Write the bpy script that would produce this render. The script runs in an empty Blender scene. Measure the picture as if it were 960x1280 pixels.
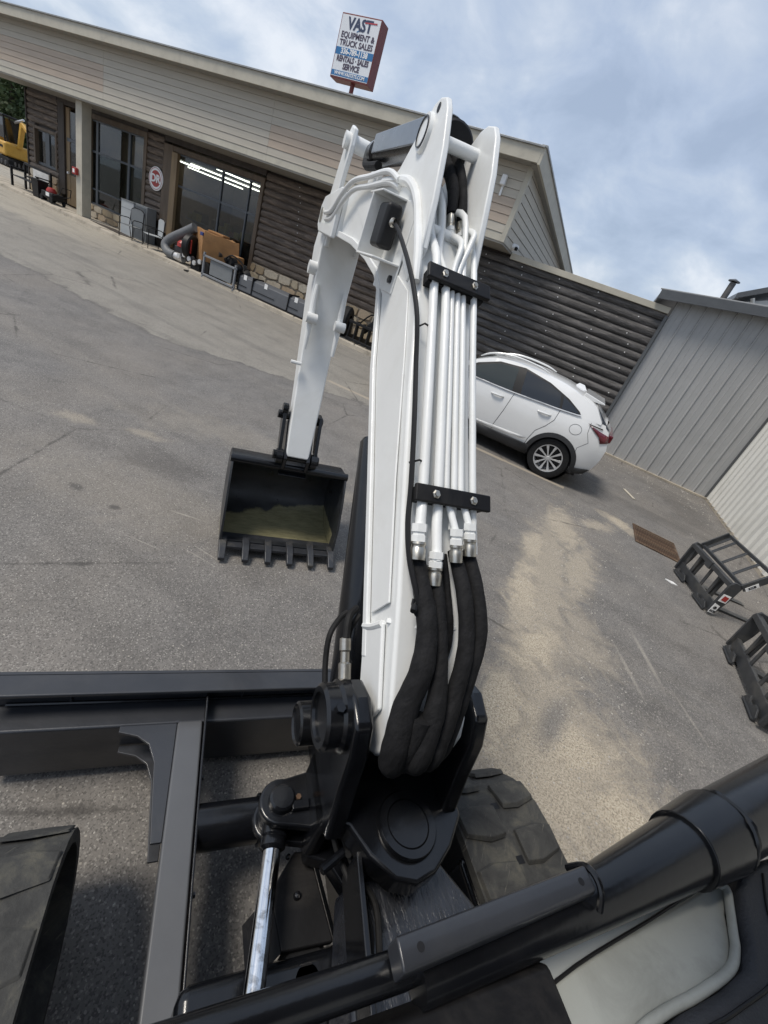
import bpy, math, random
from mathutils import Vector, Matrix
random.seed(7)
sc = bpy.context.scene
COL = sc.collection
PI = math.pi
def rad(a): return math.radians(a)

# ------------------------------------------------------------------ camera
CAM_H = 2.1
cam_d = bpy.data.cameras.new('camera'); cam = bpy.data.objects.new('camera', cam_d); COL.objects.link(cam)
R0 = Vector((0.83608821, 0.4416714, 0.32539651))      # image right, in the world
R1 = Vector((0.47977421, -0.30105085, -0.82412687))   # image down
R2 = Vector((-0.26603237, 0.84515961, -0.46360761))   # view direction
cam.matrix_world = Matrix(((R0.x, -R1.x, -R2.x, 0), (R0.y, -R1.y, -R2.y, 0), (R0.z, -R1.z, -R2.z, CAM_H), (0, 0, 0, 1)))
cam_d.sensor_fit = 'HORIZONTAL'; cam_d.sensor_width = 36.0; cam_d.lens = 36.0 * 530.0 / 960.0
cam_d.clip_start = 0.02; cam_d.clip_end = 3000
sc.camera = cam
sc.view_settings.view_transform = 'Standard'; sc.view_settings.look = 'None'
sc.view_settings.gamma = 1.0; sc.view_settings.exposure = 1.0

# ------------------------------------------------------------------ sky and sun
SUN_EL, SUN_AZ = rad(60), rad(230)      # azimuth clockwise from +Y: behind the camera, a little to the left
world = bpy.data.worlds.new('World'); sc.world = world; world.use_nodes = True
nt = world.node_tree; nt.nodes.clear()
def wn(t, **k):
    n = nt.nodes.new(t)
    for a, b in k.items(): setattr(n, a, b)
    return n
out = wn('ShaderNodeOutputWorld'); bg = wn('ShaderNodeBackground'); bg.inputs[1].default_value = 0.1
sky = wn('ShaderNodeTexSky', sky_type='NISHITA', sun_disc=False, sun_elevation=SUN_EL, sun_rotation=SUN_AZ)
sky.air_density = 1.3; sky.dust_density = 2.0
tc = wn('ShaderNodeTexCoord'); sx = wn('ShaderNodeSeparateXYZ')
nt.links.new(tc.outputs['Generated'], sx.inputs[0])
def wm(op, a, b=None):
    n = wn('ShaderNodeMath', operation=op)
    for i, v in enumerate((a, b)):
        if v is None: continue
        if isinstance(v, (int, float)): n.inputs[i].default_value = v
        else: nt.links.new(v, n.inputs[i])
    return n.outputs[0]
zz = wm('ADD', wm('MAXIMUM', sx.outputs[2], 0.0), 0.45)
cb = wn('ShaderNodeCombineXYZ')
nt.links.new(wm('DIVIDE', sx.outputs[0], zz), cb.inputs[0]); nt.links.new(wm('DIVIDE', sx.outputs[1], zz), cb.inputs[1])
def wnoise(scale, detail, rough, dist=0.0, off=(0, 0, 0)):
    mp = wn('ShaderNodeMapping'); mp.inputs['Location'].default_value = off
    nt.links.new(cb.outputs[0], mp.inputs[0])
    n = wn('ShaderNodeTexNoise'); n.inputs['Scale'].default_value = scale; n.inputs['Detail'].default_value = detail
    n.inputs['Roughness'].default_value = rough; n.inputs['Distortion'].default_value = dist
    nt.links.new(mp.outputs[0], n.inputs['Vector']); return n.outputs['Fac']
def wramp(fac, stops):
    r = wn('ShaderNodeValToRGB'); nt.links.new(fac, r.inputs[0]); e = r.color_ramp.elements
    while len(e) < len(stops): e.new(0.5)
    for el, (p, c) in zip(e, stops): el.position = p; el.color = (*c, 1)
    return r.outputs[0]
big = wnoise(1.6, 4.0, 0.5, 0.15, (3.1, 1.7, 0)); fine = wnoise(4.6, 8.0, 0.56, 0.3, (0.4, 7.7, 0))
mixn = wm('ADD', wm('ADD', wm('MULTIPLY', big, 0.45), wm('MULTIPLY', fine, 0.55)), wm('MULTIPLY', sx.outputs[0], -0.05))
cloud = wramp(mixn, [(0.40, (1.95, 2.38, 3.15)), (0.48, (2.35, 2.8, 3.6)), (0.55, (2.85, 3.25, 3.9)), (0.66, (4.2, 4.4, 4.75))])
mx = wn('ShaderNodeMixRGB', blend_type='MIX'); mx.inputs[0].default_value = 0.9
nt.links.new(sky.outputs[0], mx.inputs[1]); nt.links.new(cloud, mx.inputs[2])
nt.links.new(mx.outputs[0], bg.inputs[0]); nt.links.new(bg.outputs[0], out.inputs[0])
sun_d = bpy.data.lights.new('sun', 'SUN'); sun_d.energy = 1.5; sun_d.angle = rad(18); sun_d.color = (1.0, 0.93, 0.83)
sun = bpy.data.objects.new('sun', sun_d); COL.objects.link(sun)
sdir = Vector((math.sin(SUN_AZ) * math.cos(SUN_EL), math.cos(SUN_AZ) * math.cos(SUN_EL), math.sin(SUN_EL)))
sun.rotation_euler = sdir.to_track_quat('Z', 'Y').to_euler()

# ------------------------------------------------------------------ materials
class NB:
    def __init__(s, name):
        s.m = bpy.data.materials.new(name); s.m.use_nodes = True; s.t = s.m.node_tree
        s.p = s.t.nodes['Principled BSDF']; s.out = s.t.nodes['Material Output']; s.tc = None
    def n(s, t, **k):
        n = s.t.nodes.new(t)
        for a, b in k.items(): setattr(n, a, b)
        return n
    def l(s, a, b): s.t.links.new(a, b)
    def coord(s, scale=(1, 1, 1), space='Object', loc=(0, 0, 0), rot=(0, 0, 0)):
        if space == 'World':
            g = s.n('ShaderNodeNewGeometry'); o = g.outputs['Position']
        else:
            g = s.n('ShaderNodeTexCoord'); o = g.outputs[space]
        mp = s.n('ShaderNodeMapping'); mp.inputs['Scale'].default_value = scale; mp.inputs['Location'].default_value = loc
        mp.inputs['Rotation'].default_value = rot; s.l(o, mp.inputs[0]); return mp.outputs[0]
    def noise(s, vec, scale, detail=4, rough=0.55, dist=0, out='Fac'):
        n = s.n('ShaderNodeTexNoise'); n.inputs['Scale'].default_value = scale; n.inputs['Detail'].default_value = detail
        n.inputs['Roughness'].default_value = rough; n.inputs['Distortion'].default_value = dist
        s.l(vec, n.inputs['Vector']); return n.outputs[out]
    def vor(s, vec, scale, feat='F1', out='Distance', rnd=1.0):
        n = s.n('ShaderNodeTexVoronoi', feature=feat); n.inputs['Scale'].default_value = scale
        n.inputs['Randomness'].default_value = rnd
        s.l(vec, n.inputs['Vector']); return n.outputs[out]
    def math(s, op, a, b=None, clamp=False):
        n = s.n('ShaderNodeMath', operation=op); n.use_clamp = clamp
        for i, v in enumerate((a, b)):
            if v is None: continue
            if isinstance(v, (int, float)): n.inputs[i].default_value = v
            else: s.l(v, n.inputs[i])
        return n.outputs[0]
    def ramp(s, fac, stops, interp='LINEAR'):
        r = s.n('ShaderNodeValToRGB'); r.color_ramp.interpolation = interp; s.l(fac, r.inputs[0]); e = r.color_ramp.elements
        while len(e) < len(stops): e.new(0.5)
        for el, (p, c) in zip(e, stops):
            el.position = p; el.color = (*c, 1) if not isinstance(c, (int, float)) else (c, c, c, 1)
        return r.outputs[0]
    def mix(s, fac, a, b, mode='MIX'):
        n = s.n('ShaderNodeMixRGB', blend_type=mode)
        for i, v in enumerate((fac, a, b)):
            if isinstance(v, (int, float)) and i == 0: n.inputs[0].default_value = v
            elif isinstance(v, tuple): n.inputs[i].default_value = (*v, 1)
            else: s.l(v, n.inputs[i])
        return n.outputs[0]
    def base(s, c):
        if isinstance(c, tuple): s.p.inputs['Base Color'].default_value = (*c, 1)
        else: s.l(c, s.p.inputs['Base Color'])
    def rough(s, r):
        if isinstance(r, (int, float)): s.p.inputs['Roughness'].default_value = r
        else: s.l(r, s.p.inputs['Roughness'])
    def bump(s, h, strength=0.3, dist=0.01):
        b = s.n('ShaderNodeBump'); b.inputs['Strength'].default_value = strength; b.inputs['Distance'].default_value = dist
        s.l(h, b.inputs['Height']); s.l(b.outputs[0], s.p.inputs['Normal'])
MATS = {}
def mat(name, col, rough=0.5, metal=0.0, var=0.15, scale=6.0, bump=0.0, bscale=60.0, dirt=None, dirt_amt=0.5, stretch=(1, 1, 1), coat=0.0, spec=0.5, emis=None):
    if name in MATS: return MATS[name]
    b = NB(name); v = b.coord(stretch)
    n = b.noise(v, scale, 5, 0.6)
    c = b.ramp(n, [(0.3, tuple(x * (1 - var) for x in col)), (0.7, tuple(min(1, x * (1 + var)) for x in col))])
    if dirt:
        d = b.ramp(b.noise(v, scale * 0.7, 8, 0.68, 0.6), [(0.5, 0.0), (0.68, dirt_amt)])
        c = b.mix(d, c, dirt)
    b.base(c)
    b.rough(b.math('ADD', b.math('MULTIPLY', b.noise(v, scale * 2.3, 4), 0.18), max(0.02, rough - 0.09)))
    b.p.inputs['Metallic'].default_value = metal; b.p.inputs['Specular IOR Level'].default_value = spec
    if coat: b.p.inputs['Coat Weight'].default_value = coat; b.p.inputs['Coat Roughness'].default_value = 0.06
    if bump: b.bump(b.noise(v, bscale, 5, 0.6), bump, 0.01)
    if emis:
        b.p.inputs['Emission Color'].default_value = (*emis[0], 1); b.p.inputs['Emission Strength'].default_value = emis[1]
    MATS[name] = b.m; return b.m

white_paint = mat('white_paint', (0.74, 0.75, 0.74), 0.36, var=0.035, scale=3, bump=0.06, bscale=45, dirt=(0.50, 0.48, 0.42), dirt_amt=0.26, coat=0.15)
black_paint = mat('black_paint', (0.005, 0.0055, 0.007), 0.21, var=0.3, scale=5, bump=0.07, bscale=22, coat=0.0, dirt=(0.022, 0.022, 0.022), dirt_amt=0.3, spec=0.55)
slick_black = mat('slick_black', (0.018, 0.02, 0.026), 0.28, var=0.3, scale=6, bump=1.0, bscale=16, stretch=(2.6, 0.55, 0.5), coat=0.3)
satin_black = mat('satin_black', (0.007, 0.007, 0.008), 0.5, var=0.3, scale=8, bump=0.06, spec=0.25, dirt=(0.06, 0.055, 0.05), dirt_amt=0.3)
grey_paint = mat('grey_paint', (0.2, 0.21, 0.225), 0.38, var=0.06, scale=5, bump=0.04, coat=0.1)
rubber = mat('rubber', (0.012, 0.012, 0.0125), 0.72, spec=0.25, var=0.3, scale=30, bump=0.15, bscale=90)
sleeve = mat('hose_sleeve', (0.010, 0.010, 0.011), 0.8, var=0.4, scale=40, bump=1.0, bscale=26, stretch=(1, 1, 0.35), spec=0.25)
chrome = mat('chrome', (0.82, 0.83, 0.84), 0.12, 1.0, var=0.03, scale=34, dirt=(0.22, 0.2, 0.17), dirt_amt=0.9)
steel = mat('bare_steel', (0.5, 0.48, 0.43), 0.32, 0.9, var=0.15, scale=30, dirt=(0.25, 0.2, 0.13), dirt_amt=0.6)
trim_dark = mat('dark_plastic', (0.009, 0.009, 0.010), 0.5, var=0.15, spec=0.3)
red_plastic = mat('red_paint', (0.34, 0.03, 0.025), 0.4, var=0.15)
bolt_dark = mat('dark_bolt', (0.05, 0.05, 0.055), 0.35, 0.6)
concrete = mat('concrete', (0.36, 0.32, 0.26), 0.9, var=0.16, scale=2.5, bump=0.25, bscale=50, dirt=(0.18, 0.16, 0.13), dirt_amt=0.7)
beige = mat('beige_trim', (0.45, 0.42, 0.345), 0.6, var=0.07, scale=3, bump=0.03, dirt=(0.28, 0.26, 0.22), dirt_amt=0.35)
beige_board = mat('beige_board', (0.46, 0.42, 0.35), 0.62, var=0.08, scale=4, bump=0.08, bscale=60, stretch=(0.25, 1, 3))
tan_board = mat('tan_board', (0.455, 0.37, 0.29), 0.62, var=0.09, scale=4, bump=0.08, bscale=60, stretch=(0.25, 1, 3))
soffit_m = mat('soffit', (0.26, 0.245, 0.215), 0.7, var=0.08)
brown_trim = mat('brown_trim', (0.105, 0.075, 0.05), 0.62, var=0.25, scale=5, bump=0.2, stretch=(1, 1, 0.2), dirt=(0.17, 0.14, 0.1), dirt_amt=0.5)
brown_dark = mat('dark_brown_wood', (0.045, 0.035, 0.028), 0.65, var=0.25, scale=5, bump=0.2, stretch=(1, 1, 0.3))
tan_wood = mat('tan_wood', (0.22, 0.155, 0.085), 0.6, var=0.2, scale=5, bump=0.15, stretch=(1, 1, 0.2))
mullion = mat('window_metal', (0.09, 0.1, 0.11), 0.4, 0.3, var=0.1)
lamp_m = mat('tube_light', (1, 1, 1), 0.5, emis=((1.0, 0.95, 0.82), 5.0))
canvas = mat('tan_canvas', (0.30, 0.155, 0.06), 0.85, var=0.16, scale=4, bump=0.3, bscale=40, dirt=(0.13, 0.08, 0.04), dirt_amt=0.5)
grey_plastic = mat('grey_plastic', (0.17, 0.18, 0.185), 0.5, var=0.08)
light_cab = mat('light_cabinet', (0.36, 0.38, 0.39), 0.5, var=0.05)
white_m = mat('white_plastic', (0.75, 0.75, 0.74), 0.45, var=0.04)
yellow_paint = mat('yellow_paint', (0.52, 0.30, 0.05), 0.4, var=0.1)
car_paint = mat('white_car_paint', (0.68, 0.685, 0.68), 0.24, var=0.015, scale=2, coat=0.8)
cladding = mat('car_cladding', (0.025, 0.026, 0.028), 0.55, var=0.1)
alloy = mat('alloy_rim', (0.62, 0.62, 0.62), 0.38, 0.6, var=0.08)
tail_red = mat('tail_light_red', (0.10, 0.006, 0.012), 0.15, var=0.4, coat=0.5)
rust_iron = mat('rusty_iron', (0.085, 0.05, 0.03), 0.85, 0.2, var=0.5, scale=9, bump=0.3, dirt=(0.22, 0.17, 0.11), dirt_amt=0.7)
shed_grey = mat('shed_grey', (0.35, 0.352, 0.35), 0.42, 0.0, var=0.035, scale=1.3, bump=0.02, dirt=(0.16, 0.16, 0.16), dirt_amt=0.2)
shed_trim = mat('shed_dark_trim', (0.085, 0.09, 0.095), 0.4, var=0.1)
shed_white = mat('shed_white', (0.60, 0.595, 0.56), 0.45, var=0.04, scale=1.5, dirt=(0.34, 0.33, 0.3), dirt_amt=0.3)
seat_grey = mat('seat_shell', (0.34, 0.355, 0.335), 0.5, var=0.07, scale=7, bump=0.05, bscale=90, dirt=(0.17, 0.175, 0.16), dirt_amt=0.45)
seat_rim = mat('seat_rim', (0.36, 0.375, 0.36), 0.5, var=0.05)
seat_fab = mat('seat_vinyl', (0.026, 0.028, 0.034), 0.62, var=0.12, scale=5, bump=0.35, bscale=160)
leaf_a = mat('leaf_green', (0.055, 0.085, 0.03), 0.7, var=0.35, scale=0.5)
leaf_b = mat('leaf_olive', (0.06, 0.08, 0.035), 0.7, var=0.35, scale=0.5)
vent_grey = mat('vent_grey', (0.12, 0.115, 0.11), 0.5, 0.5)
bark = mat('bark', (0.09, 0.07, 0.05), 0.9, var=0.3, bump=0.5)

def bucket_material():
    b = NB('bucket_black_with_dried_mud'); v = b.coord()
    sep = b.n('ShaderNodeSeparateXYZ'); b.l(v, sep.inputs[0])
    n = b.noise(b.coord((1, 1, 1)), 7, 6, 0.6)
    black = b.ramp(n, [(0.3, (0.012, 0.013, 0.015)), (0.7, (0.028, 0.03, 0.033))])
    # settled mud film low in the bowl, deeper towards one end
    line = b.math('ADD', b.math('ADD', sep.outputs[2], b.math('MULTIPLY', n, 0.09)), b.math('MULTIPLY', sep.outputs[0], -0.13))
    m = b.ramp(line, [(0.098, 1.0), (0.112, 0.0)])
    mud = b.ramp(b.noise(b.coord((2, 9, 9)), 5, 6, 0.7), [(0.3, (0.13, 0.12, 0.065)), (0.7, (0.26, 0.24, 0.14))])
    back = b.math('GREATER_THAN', sep.outputs[1], b.math('ADD', 2.76, b.math('MULTIPLY', n, 0.04)))
    b.base(b.mix(b.math('MULTIPLY', m, back), black, mud))
    b.rough(b.ramp(n, [(0.3, 0.25), (0.7, 0.5)])); b.bump(b.noise(b.coord((1, 1, 1)), 30, 4), 0.25, 0.006)
    return b.m
bucket_m = bucket_material()

def track_material():
    b = NB('dusty_track_rubber'); v = b.coord((1, 1, 1), 'World')
    n = b.noise(v, 9, 8, 0.68, 0.5)
    c = b.ramp(n, [(0.34, (0.022, 0.022, 0.022)), (0.52, (0.042, 0.042, 0.040)), (0.64, (0.075, 0.072, 0.06)), (0.78, (0.13, 0.115, 0.085))])
    sc_ = b.ramp(b.noise(b.coord((60, 6, 6), 'World', rot=(0, 0, 0.7)), 1.0, 5, 0.7), [(0.63, 0.0), (0.7, 0.5)])
    b.base(b.mix(sc_, c, (0.2, 0.185, 0.15))); b.rough(0.85)
    b.bump(b.noise(v, 60, 6, 0.7), 0.5, 0.006); return b.m
track_m = track_material()

def log_material(name, tone, fleck):
    b = NB(name); v = b.coord((0.35, 1, 2.6), 'World')
    g = b.noise(v, 5.0, 8, 0.68, 0.6)
    c = b.ramp(g, [(0.3, tuple(t * 0.45 for t in tone)), (0.5, tone), (0.68, tuple(t * 1.9 for t in tone))])
    f = b.noise(b.coord((1.1, 3, 9), 'World'), 3.0, 8, 0.75, 0.4)
    c = b.mix(b.ramp(f, [(0.60, 0.0), (0.72, fleck)]), c, (0.30, 0.285, 0.265))
    b.base(c); b.rough(0.72); b.bump(g, 1.0, 0.05); return b.m
log_brown = log_material('brown_logs', (0.125, 0.098, 0.078), 0.35)
log_black = log_material('weathered_black_logs', (0.082, 0.077, 0.074), 1.0)

def stone_material():
    b = NB('ledge_stone'); oi = b.n('ShaderNodeObjectInfo'); v = b.coord((1, 1, 1), 'World')
    c = b.ramp(oi.outputs['Random'], [(0.0, (0.34, 0.25, 0.15)), (0.35, (0.44, 0.37, 0.26)), (0.65, (0.5, 0.45, 0.36)), (1.0, (0.4, 0.28, 0.17))])
    n = b.noise(v, 14, 6, 0.65)
    b.base(b.mix(b.ramp(n, [(0.4, 0.0), (0.7, 0.45)]), c, (0.24, 0.19, 0.13))); b.rough(0.9); b.bump(n, 0.6, 0.02); return b.m
stone_m = stone_material()
mortar = mat('mortar', (0.26, 0.22, 0.17), 0.95, var=0.2, bump=0.3)

def glass_material(name, tint, alpha):
    b = NB(name); b.p.inputs['Base Color'].default_value = (*tint, 1); b.rough(0.06)
    tr = b.n('ShaderNodeBsdfTransparent'); tr.inputs[0].default_value = (0.75, 0.8, 0.8, 1)
    gl = b.n('ShaderNodeBsdfGlossy'); gl.inputs['Roughness'].default_value = 0.02
    fr_ = b.n('ShaderNodeLayerWeight'); fr_.inputs[0].default_value = 0.5; fr = b.n('ShaderNodeMath', operation='MULTIPLY_ADD'); b.l(b.math('POWER', fr_.outputs['Facing'], 4.0), fr.inputs[0]); fr.inputs[1].default_value = 0.8; fr.inputs[2].default_value = 0.05
    m1 = b.n('ShaderNodeMixShader'); m1.inputs[0].default_value = alpha
    b.l(tr.outputs[0], m1.inputs[1]); b.l(b.p.outputs[0], m1.inputs[2])
    m2 = b.n('ShaderNodeMixShader'); b.l(fr.outputs[0], m2.inputs[0]); b.l(m1.outputs[0], m2.inputs[1]); b.l(gl.outputs[0], m2.inputs[2])
    b.l(m2.outputs[0], b.out.inputs[0]); return b.m
shop_glass = glass_material('shop_glass', (0.01, 0.012, 0.014), 0.2)
tint_glass = glass_material('dark_tinted_glass', (0.008, 0.009, 0.01), 0.92)
clear_glass = glass_material('pale_car_glass', (0.05, 0.06, 0.05), 0.35)

def ground_material():
    b = NB('worn_asphalt'); v = b.coord((1, 1, 1), 'World')
    sep = b.n('ShaderNodeSeparateXYZ'); b.l(v, sep.inputs[0]); X, Y = sep.outputs[0], sep.outputs[1]
    big = b.noise(v, 0.45, 5, 0.6, 0.4); mid = b.noise(v, 2.6, 7, 0.65, 0.6); fine = b.noise(v, 85, 4, 0.75)
    c = b.ramp(mid, [(0.3, (0.118, 0.113, 0.108)), (0.5, (0.160, 0.153, 0.146)), (0.72, (0.205, 0.195, 0.184))])
    c = b.mix(b.ramp(big, [(0.42, 0.0), (0.66, 0.55)]), c, (0.225, 0.202, 0.175))
    # older, paler surface near the building, past a wandering paving joint
    joint = b.math('SUBTRACT', b.math('ADD', Y, b.math('MULTIPLY', b.math('SUBTRACT', mid, 0.5), 0.9)), b.math('ADD', 5.15, b.math('MULTIPLY', b.math('MAXIMUM', b.math('ADD', X, 6.5), 0.0), 0.6)))
    left = b.math('LESS_THAN', X, -2.6)
    old = b.math('MULTIPLY', b.ramp(joint, [(0.0, 0.0), (0.05, 0.75)]), left)
    c = b.mix(old, c, b.ramp(b.noise(v, 1.3, 6, 0.7), [(0.35, (0.235, 0.218, 0.19)), (0.65, (0.31, 0.29, 0.25))]))
    tar = b.math('MULTIPLY', b.ramp(b.math('ABSOLUTE', joint), [(0.0, 0.55), (0.10, 0.0)]), left)
    c = b.mix(tar, c, (0.08, 0.075, 0.07))
    # pale dusty apron by the far left kerb
    ap = b.math('ADD', b.math('SUBTRACT', Y, 8.6), b.math('MULTIPLY', mid, 1.6))
    ap = b.math('MULTIPLY', b.ramp(ap, [(0.3, 0.0), (0.95, 0.8)]), b.ramp(b.math('MULTIPLY', X, -0.05), [(0.62, 0.0), (0.85, 1.0)]))
    c = b.mix(ap, c, (0.40, 0.365, 0.30))
    # faint tyre drag bands along the lot
    w = b.noise(b.coord((0.22, 1.6, 1), 'World', rot=(0, 0, 0.25)), 1.6, 4, 0.6)
    c = b.mix(b.ramp(w, [(0.52, 0.0), (0.66, 0.35)]), c, (0.105, 0.1, 0.094))
    w2 = b.noise(b.coord((0.3, 1.9, 1), 'World', rot=(0, 0, -0.3), loc=(5, 3, 0)), 1.3, 5, 0.65)
    c = b.mix(b.ramp(w2, [(0.55, 0.0), (0.70, 0.3)]), c, (0.24, 0.22, 0.19))
    # aggregate
    a1 = b.vor(v, 165, 'F1', 'Color'); s1 = b.n('ShaderNodeSeparateColor'); b.l(a1, s1.inputs[0])
    spk = b.ramp(s1.outputs[0], [(0.80, 0.0), (0.97, 0.6)])
    c = b.mix(spk, c, (0.38, 0.36, 0.33))
    dk = b.ramp(s1.outputs[1], [(0.62, 0.0), (0.88, 0.55)])
    c = b.mix(dk, c, (0.055, 0.052, 0.05))
    a2 = b.vor(v, 62, 'F1', 'Color'); s2 = b.n('ShaderNodeSeparateColor'); b.l(a2, s2.inputs[0])
    d2 = b.vor(v, 62, 'F1', 'Distance')
    bigst = b.math('MULTIPLY', b.ramp(s2.outputs[0], [(0.965, 0.0), (0.98, 0.9)]), b.ramp(d2, [(0.22, 1.0), (0.3, 0.0)]))
    c = b.mix(bigst, c, (0.42, 0.39, 0.34))
    # sand washed along the lot: soft ellipses broken up by noise
    rag = b.noise(v, 3.4, 10, 0.72, 1.2)
    def blob(cx, cy, ax, ay, ang, amt, edge=0.75):
        mp = b.n('ShaderNodeMapping'); mp.vector_type = 'TEXTURE'
        mp.inputs['Location'].default_value = (cx, cy, 0); mp.inputs['Rotation'].default_value = (0, 0, ang)
        mp.inputs['Scale'].default_value = (ax, ay, 1000); b.l(v, mp.inputs[0])
        ln = b.n('ShaderNodeVectorMath', operation='LENGTH'); b.l(mp.outputs[0], ln.inputs[0])
        q = b.math('ADD', ln.outputs['Value'], b.math('MULTIPLY', b.math('SUBTRACT', rag, 0.5), edge * 3.3))
        q = b.math('ADD', q, b.math('MULTIPLY', b.math('SUBTRACT', fine, 0.5), 1.5))
        return b.ramp(q, [(0.35, amt), (1.05, 0.0)])
    sand = None
    for a in [(0.52, 2.35, 0.26, 0.65, 0.0, 0.9), (0.95, 2.35, 0.36, 0.42, 0.5, 0.85), (1.42, 2.0, 0.36, 0.6, 0.5, 0.9), (0.62, 3.1, 0.24, 0.65, -0.3, 0.9), (0.42, 3.9, 0.22, 0.8, 0.12, 0.85), (0.5, 3.5, 0.3, 0.5, 0, .7), (0.7, 2.7, 0.4, 0.5, 0, 0.6),
              (0.34, 4.9, 0.20, 0.75, 0.05, 0.8), (0.88, 4.9, 0.28, 1.1, -0.1, 0.65), (0.62, 6.0, 0.36, 0.9, 0.2, 0.75), (1.45, 7.45, 0.26, 0.45, 0.9, 0.85), (1.1, 6.8, 0.5, 0.22, 0.9, 0.6), (1.0, 3.6, 0.35, 0.6, 0.2, 0.45), (0.6, 4.6, 0.5, 1.6, 0.0, 0.35),
              (-3.2, 3.6, 1.3, 0.45, 0.5, 0.16), (-4.0, 2.4, 0.25, 0.12, 0.5, 0.4), (-3.5, 2.75, 0.28, 0.1, 0.5, 0.4), (-1.9, 3.6, 0.6, 0.25, 0.5, 0.25), (-2.6, 2.0, 1.4, 0.5, 0.3, 0.12), (0.60, 4.2, 0.42, 3.1, 0.05, 0.6), (0.95, 2.1, 0.85, 1.0, 0.3, 0.7)]:
        k = blob(*a); sand = k if sand is None else b.math('MAXIMUM', sand, k)
    bare = blob(0.86, 2.45, 0.11, 0.34, -0.2, 0.85, 0.5)
    sand = b.math('MULTIPLY', sand, b.math('SUBTRACT', 1.0, bare))
    sandc = b.ramp(fine, [(0.34, (0.20, 0.165, 0.12)), (0.5, (0.44, 0.385, 0.30)), (0.66, (0.60, 0.54, 0.44))])
    sandc = b.mix(b.ramp(s1.outputs[2], [(0.72, 0.0), (0.95, 0.7)]), sandc, (0.16, 0.135, 0.10))
    c = b.mix(sand, c, sandc)
    # oily spots, broad darker patches, scrape marks
    dark_spots = None
    for a in [(-2.9, 1.75, 0.09, 0.05, 0, 0.7), (-2.55, 1.8, 0.06, 0.04, 0.5, 0.8), (-2.0, 2.35, 0.05, 0.03, 0.5, 0.7), (-3.0, 2.5, 0.6, 0.25, 0.3, 0.4), (3.0, 10.5, 0.7, 1.6, 0.2, 0.45), (2.3, 8.9, 1.4, 0.5, 0.3, 0.35), (-0.4, 8.2, 2.3, 0.75, 0, 0.35)]:
        k = blob(*a); dark_spots = k if dark_spots is None else b.math('MAXIMUM', dark_spots, k)
    c = b.mix(dark_spots, c, (0.075, 0.07, 0.066))
    for a in [(-2.2, 2.15, 0.19, 0.009, 0.42, 0.55), (-1.75, 1.95, 0.2, 0.007, 0.05, 0.4), (-1.75, 1.88, 0.22, 0.006, 0.1, 0.35), (-2.1, 1.7, 0.16, 0.007, 0.25, 0.4), (1.6, 3.9, 0.03, 0.42, 0.35, 0.42), (1.42, 3.55, 0.025, 0.38, 0.4, 0.36), (1.9, 3.4, 0.018, 0.3, 0.45, 0.3)]:
        k = blob(*a[:6], 0.12); c = b.mix(k, c, (0.4, 0.37, 0.32))
    # faded parking stripe beside the car
    st = b.math('ABSOLUTE', b.math('SUBTRACT', Y, b.math('ADD', 7.86, b.math('MULTIPLY', X, 0.11))))
    st = b.math('MULTIPLY', b.ramp(b.math('ADD', st, b.math('MULTIPLY', b.math('SUBTRACT', mid, 0.5), 0.12)), [(0.045, 0.7), (0.085, 0.0)]),
                b.math('MULTIPLY', b.math('LESS_THAN', X, 0.46), b.math('GREATER_THAN', X, -4.4)))
    c = b.mix(st, c, (0.37, 0.32, 0.25))
    # cracks
    cr = b.vor(b.coord((1, 1, 1), 'World'), 0.55, 'DISTANCE_TO_EDGE')
    cr2 = b.math('ADD', cr, b.math('MULTIPLY', b.math('SUBTRACT', b.noise(v, 6, 5, 0.7), 0.5), 0.05))
    c = b.mix(b.math('MULTIPLY', b.ramp(cr2, [(0.0, 0.6), (0.009, 0.0)]), b.ramp(big, [(0.5, 0.0), (0.56, 1.0)])), c, (0.04, 0.037, 0.035))
    b.base(c); b.rough(b.math('ADD', b.math('MULTIPLY', mid, 0.2), 0.72)); b.p.inputs['Specular IOR Level'].default_value = 0.3
    h = b.math('ADD', b.math('MULTIPLY', s1.outputs[0], 0.5), b.math('MULTIPLY', fine, 0.6))
    h = b.math('ADD', h, b.math('MULTIPLY', bigst, 0.6))
    b.bump(h, 0.55, 0.006); return b.m
ground_m = ground_material()

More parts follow.
